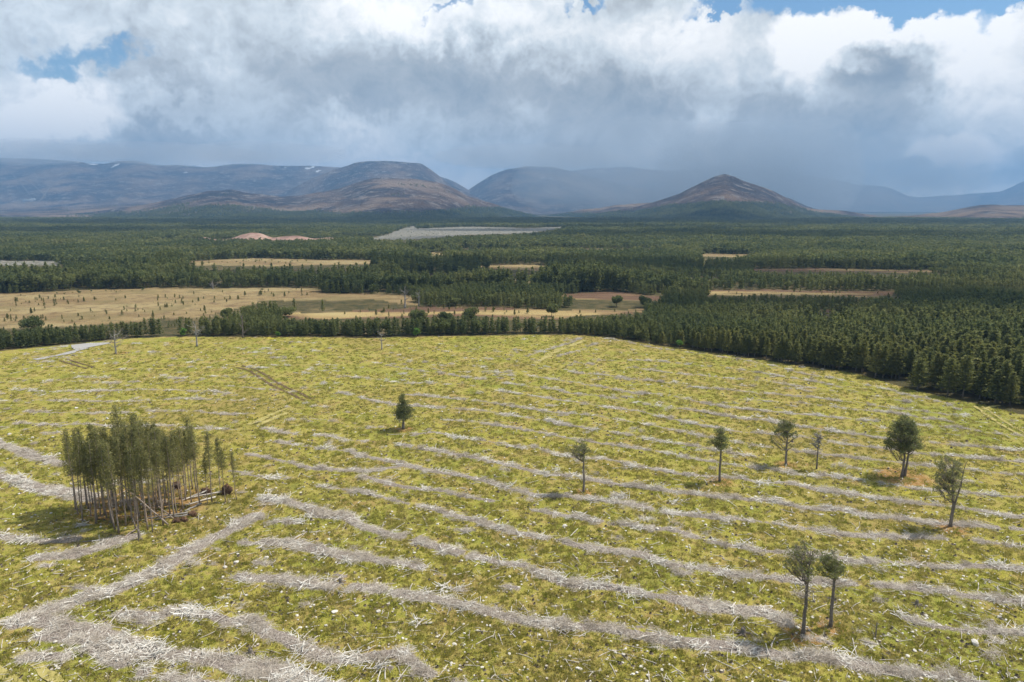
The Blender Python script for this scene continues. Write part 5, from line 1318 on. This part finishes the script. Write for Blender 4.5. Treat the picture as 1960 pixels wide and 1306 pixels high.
# stumps stand in lines between the rows of brash
xx, yy = sample_field(700, 840, 1325, .75); kk = brash_at(xx, yy) < .3; xx, yy = xx[kk], yy[kk]
for i, (x, y) in enumerate(zip(xx[:290], yy[:290])):
    root = empty('tree_stump', (float(x), float(y), float(gz(x, y))), random.random() * 6, random.uniform(.10, .17)); a, b = STP[i % 5]
    for nm, me in (('bark', a), ('cut_face', b)):
        o = bpy.data.objects.new(nm, me); COL.objects.link(o); o.parent = root
    tag(root, 'low sawn stump of a felled conifer in the grass between the brash rows', 'stump', 'sawn stumps over the clearing')
xx, yy = sample_field(4600, 655, 1325, .95, 450); n = len(xx); s_ = RNG.uniform(.09, .16, n) * np.interp(yy, [60, 260], [1, 1.6])
scatter('scattered_stumps', np.stack([xx, yy, gz(xx, yy)], -1), np.stack([s_] * 3, -1), rots(n, .04), RNG.integers(0, 5, n), [bpy.data.objects.new('stump', a) for a, b in STP])

# ------------------------------------------------------------------ tracks on the clearing
def strip(name, pts, w, m, lift=.03, split=0, raw=False):
    a = np.array(pts, float); x, y = G(a[:, 0], a[:, 1]); d = np.r_[0, np.cumsum(np.hypot(np.diff(x), np.diff(y)))]
    n = max(8, int(d[-1] / .8)); t = np.linspace(0, d[-1], n)
    # smooth the centre line
    X = np.interp(t, d, x); Y = np.interp(t, d, y)
    ker = np.ones(9) / 9; X = np.convolve(np.pad(X, 4, 'edge'), ker, 'valid'); Y = np.convolve(np.pad(Y, 4, 'edge'), ker, 'valid')
    tx, ty = np.gradient(X), np.gradient(Y); l_ = np.hypot(tx, ty) + 1e-6; nx_, ny_ = -ty / l_, tx / l_
    mb = MB()
    for off in ((-split / 2, split / 2) if split else (0,)):
        wl = w * (.35 + 1.1 * vnoise(X + off, Y, 2.2, 131)) / 2; wr = w * (.35 + 1.1 * vnoise(X + off, Y, 2.2, 133)) / 2
        V = []
        for k_ in range(5):
            f_ = k_ / 4; o_ = off - wl + (wl + wr) * f_; xx_ = X + nx_ * o_; yy_ = Y + ny_ * o_
            V.append(np.stack([xx_, yy_, gz(xx_, yy_) + .11 + lift], -1))
        V = np.stack(V, 1); ii = np.arange(n * 5).reshape(n, 5)
        mb.add(V.reshape(-1, 3), np.stack([ii[:-1, :-1], ii[:-1, 1:], ii[1:, 1:], ii[1:, :-1]], -1).reshape(-1, 4)[:, ::-1])
    o = mb.obj(name, m, smooth=True); tag(o, kind='structure')
def simple(name, stops, sc, detail=6):
    m, nt, p = mat(name); nt.links.new(ramp_node(nt, noise(nt, pos(nt), sc, detail, .65), stops), p.inputs['Base Color']); return m
msoil = simple('wet_soil', [(.3, (.05, .033, .02)), (.5, (.11, .07, .035)), (.7, (.20, .15, .06))], 1.2)
mtrod = simple('trodden_grass', [(.3, (.22, .19, .05)), (.5, (.34, .29, .09)), (.7, (.42, .35, .16))], .9)
mgrav = simple('gravel', [(.3, (.25, .235, .22)), (.5, (.33, .315, .30)), (.7, (.41, .395, .375))], 2.5)
strip('vehicle_track', [(455, 702), (478, 707), (500, 719), (520, 733), (545, 746), (568, 755), (592, 768)], .9, msoil, 0, 2.2)
strip('vehicle_track', [(118, 689), (135, 694), (155, 700), (176, 706)], .9, msoil, 0, 2.2)
strip('vehicle_track', [(1866, 776), (1880, 782), (1895, 795), (1920, 812), (1945, 826), (1990, 848)], .9, mtrod, 0, 2.0)
strip('vehicle_track', [(1880, 785), (1898, 778), (1918, 776)], 1.0, mtrod, 0)
strip('vehicle_track', [(1020, 697), (1040, 688), (1062, 675), (1090, 664), (1122, 652)], 2.4, mtrod, 0)
strip('vehicle_track', [(478, 819), (500, 811), (525, 798), (548, 788), (560, 782)], 1.6, mtrod, 0, 2.4)
strip('vehicle_track', [(0, 1262), (20, 1272), (42, 1288), (70, 1306), (100, 1330)], 1.2, mtrod, 0, 2.6)
strip('gravel_road', [(60, 690), (96, 684), (125, 679), (150, 672), (168, 667)], 3.0, mgrav, .02)
a = np.array([(136, 662), (170, 658), (208, 657), (212, 659), (190, 663), (165, 668), (148, 674), (138, 668)], float); x, y = G(a[:, 0], a[:, 1])
mb = MB(); cx_, cy_ = x.mean(), y.mean(); mb.add([(cx_, cy_, float(gz(cx_, cy_)) + .2)] + [(q, w, float(gz(q, w)) + .16) for q, w in zip(x, y)], None, [(0, 1 + (i + 1) % 8, 1 + i) for i in range(8)])
tag(mb.obj('gravel_pad', mgrav), kind='structure')

# ------------------------------------------------------------------ ski centre on the far mountain
mw_, nt, p = mat('pale_cladding'); p.inputs['Base Color'].default_value = (.8, .8, .78, 1)
mrf, nt, p = mat('grey_roof'); p.inputs['Base Color'].default_value = (.35, .38, .4, 1)
for (px_, py_, w, label) in [(53, 386, 95, 'long pale ski centre building on the shoulder of the far mountain'), (63, 384, 40, 'small pale ski hut next to the long ski centre building')]:
    r_ = hit(px_, py_, ['far_left'])
    if r_ is None: continue
    c = r_[0]; root = empty('ski_centre', (c.x, c.y, c.z)); tag(root, label, 'building')
    wd, dp, hh = w, 30, 16
    mb = MB(); mb.add([(-wd/2, -dp/2, -8), (wd/2, -dp/2, -8), (wd/2, dp/2, -8), (-wd/2, dp/2, -8), (-wd/2, -dp/2, hh), (wd/2, -dp/2, hh), (wd/2, dp/2, hh), (-wd/2, dp/2, hh)], [(0, 1, 5, 4), (1, 2, 6, 5), (2, 3, 7, 6), (3, 0, 4, 7), (3, 2, 1, 0)])
    mb.obj('wall', mw_, root)
    mb = MB(); e = 3; mb.add([(-wd/2-e, -dp/2-e, hh), (wd/2+e, -dp/2-e, hh), (wd/2+e, dp/2+e, hh), (-wd/2-e, dp/2+e, hh), (-wd/2-e, 0, hh+8), (wd/2+e, 0, hh+8)], [(0, 1, 5, 4), (2, 3, 4, 5), (3, 2, 1, 0)], [(1, 2, 5), (3, 0, 4)])
    mb.obj('roof', mrf, root)


# ------------------------------------------------------------------ rain and low cloud hanging in front of the far summits
def vapour(name, px, py, D, rx, ry, rz, dens, col, seed):
    x, z_ = at_plane(px, py, D); x, z_ = float(x), float(z_); rg = np.random.default_rng(seed)
    n1, n2 = 40, 20; A, Bv = np.meshgrid(np.arange(n1) * 2 * PI / n1, np.linspace(0.02, PI - .02, n2))
    X = np.sin(Bv) * np.cos(A); Y = np.sin(Bv) * np.sin(A); Z = np.cos(Bv)
    k = 1 + .22 * (vfbm(X * 2 + 9, Z * 2 + seed, 1.1, 3, seed) - .5) + .12 * np.sin(A * 2 + seed)
    zz = np.clip(z_ + Z * rz * k, 3, 985)
    mb = MB(); ii = np.arange(n1 * n2).reshape(n2, n1)
    V = np.stack([x + X * rx * k, D + Y * ry * k, zz], -1).reshape(-1, 3)
    q = np.stack([ii[:-1], np.roll(ii[:-1], -1, 1), np.roll(ii[1:], -1, 1), ii[1:]], -1).reshape(-1, 4)[:, ::-1]
    top, bot = n1 * n2, n1 * n2 + 1
    T = [(top, i, (i + 1) % n1) for i in range(n1)] + [(bot, (n2 - 1) * n1 + (i + 1) % n1, (n2 - 1) * n1 + i) for i in range(n1)]
    mb.add(np.vstack([V, [(x, D, zz[0, 0] + 1)], [(x, D, zz[-1, 0] - 1)]]), q, T)
    m = bpy.data.materials.new(name + '_air'); m.use_nodes = True; t = m.node_tree; t.nodes.clear()
    v = t.nodes.new('ShaderNodeVolumePrincipled'); o_ = t.nodes.new('ShaderNodeOutputMaterial'); v.inputs['Color'].default_value = (*col, 1); v.inputs['Density'].default_value = dens
    t.links.new(v.outputs[0], o_.inputs['Volume'])
    o = mb.obj(name, m, smooth=True); tag(o, kind='stuff')
RC = (.80, .87, .94)
vapour('rain', 1260, 350, 7800, 1500, 1300, 800, 4.5e-4, RC, 1)
vapour('rain', 1440, 345, 8200, 1000, 1300, 900, 5.5e-4, RC, 2)
vapour('rain', 1600, 345, 9500, 1600, 1500, 800, 2.8e-4, RC, 3)
vapour('low_cloud', 60, 292, 8300, 1500, 700, 130, 6e-4, (.90, .93, .97), 4)
vapour('low_cloud', 330, 296, 8500, 1400, 700, 120, 6e-4, (.90, .93, .97), 5)
vapour('low_cloud', 520, 294, 8400, 900, 600, 130, 6e-4, (.90, .93, .97), 6)
vapour('low_cloud', 1010, 300, 9000, 1100, 700, 150, 7e-4, (.88, .92, .97), 7)

# unseen clouds, added above the frame so their shadows dapple the woods and hills
def cloud(px, py, D, rx, ry, seed, zc=1900, dens=5e-3):
    if D: x, _ = at_plane(px, py, D); x, y = float(x), float(D)
    else: x, y = map(float, G(px, py))
    k_ = zc / math.tan(SUN_EL); x += k_ * math.cos(SUN_AZ); y += k_ * math.sin(SUN_AZ)
    n1, n2 = 48, 20; A, Bv = np.meshgrid(np.arange(n1) * 2 * PI / n1, np.linspace(0.03, PI - .03, n2))
    X = np.sin(Bv) * np.cos(A); Y = np.sin(Bv) * np.sin(A); Z = np.cos(Bv)
    k = 1 + .7 * (vfbm(X * 2 + 9 + seed, Y * 2 + Z + seed, .8, 4, seed % 5) - .5)
    h = min(rx, ry, 260) * .8
    mb = MB(); ii = np.arange(n1 * n2).reshape(n2, n1)
    V = np.stack([x + X * rx * k, y + Y * ry * k, zc + np.where(Z > 0, Z * h, Z * h * .25) * k], -1).reshape(-1, 3)
    q = np.stack([ii[:-1], np.roll(ii[:-1], -1, 1), np.roll(ii[1:], -1, 1), ii[1:]], -1).reshape(-1, 4)[:, ::-1]
    T = [(n1 * n2, i, (i + 1) % n1) for i in range(n1)] + [(n1 * n2 + 1, (n2 - 1) * n1 + (i + 1) % n1, (n2 - 1) * n1 + i) for i in range(n1)]
    mb.add(np.vstack([V, [V[0] + (0, 0, 1)], [V[-1] - (0, 0, 1)]]), q, T)
    m = bpy.data.materials.new('cloud_air'); m.use_nodes = True; t = m.node_tree; t.nodes.clear()
    v = t.nodes.new('ShaderNodeVolumePrincipled'); o_ = t.nodes.new('ShaderNodeOutputMaterial'); v.inputs['Color'].default_value = (.95, .96, .98, 1); v.inputs['Density'].default_value = dens * 260 / h
    t.links.new(v.outputs[0], o_.inputs['Volume'])
    tag(mb.obj('cloud', m, smooth=True), kind='stuff')
cloud(1860, 592, 0, 150, 75, 1, 1500)
cloud(560, 430, 2500, 1500, 620, 9)
cloud(1500, 430, 2500, 1500, 640, 10)
cloud(1050, 430, 3100, 900, 400, 11)
cloud(1500, 455, 0, 700, 170, 3)
cloud(250, 445, 0, 420, 180, 4)
cloud(1050, 520, 0, 300, 50, 5, 1700)
cloud(1150, 440, 0, 500, 130, 8)
#HAZE
hz = bpy.data.materials.new('haze_air'); hz.use_nodes = True
nt = hz.node_tree; nt.nodes.clear()
pv = nt.nodes.new('ShaderNodeVolumePrincipled'); om = nt.nodes.new('ShaderNodeOutputMaterial')
pv.inputs['Color'].default_value = (.265, .505, .865, 1); pv.inputs['Density'].default_value = 1.2e-4; pv.inputs['Anisotropy'].default_value = 0.1
nt.links.new(pv.outputs[0], om.inputs['Volume'])
mb = MB(); X0, X1, Y0, Y1, Z0, Z1 = -16500, 16500, -16500, 16600, -40, 1000
mb.add([(X0, Y0, Z0), (X1, Y0, Z0), (X1, Y1, Z0), (X0, Y1, Z0), (X0, Y0, Z1), (X1, Y0, Z1), (X1, Y1, Z1), (X0, Y1, Z1)],
       [(3, 2, 1, 0), (4, 5, 6, 7), (0, 1, 5, 4), (1, 2, 6, 5), (2, 3, 7, 6), (3, 0, 4, 7)])
haze = mb.obj('haze', hz); tag(haze, kind='stuff')
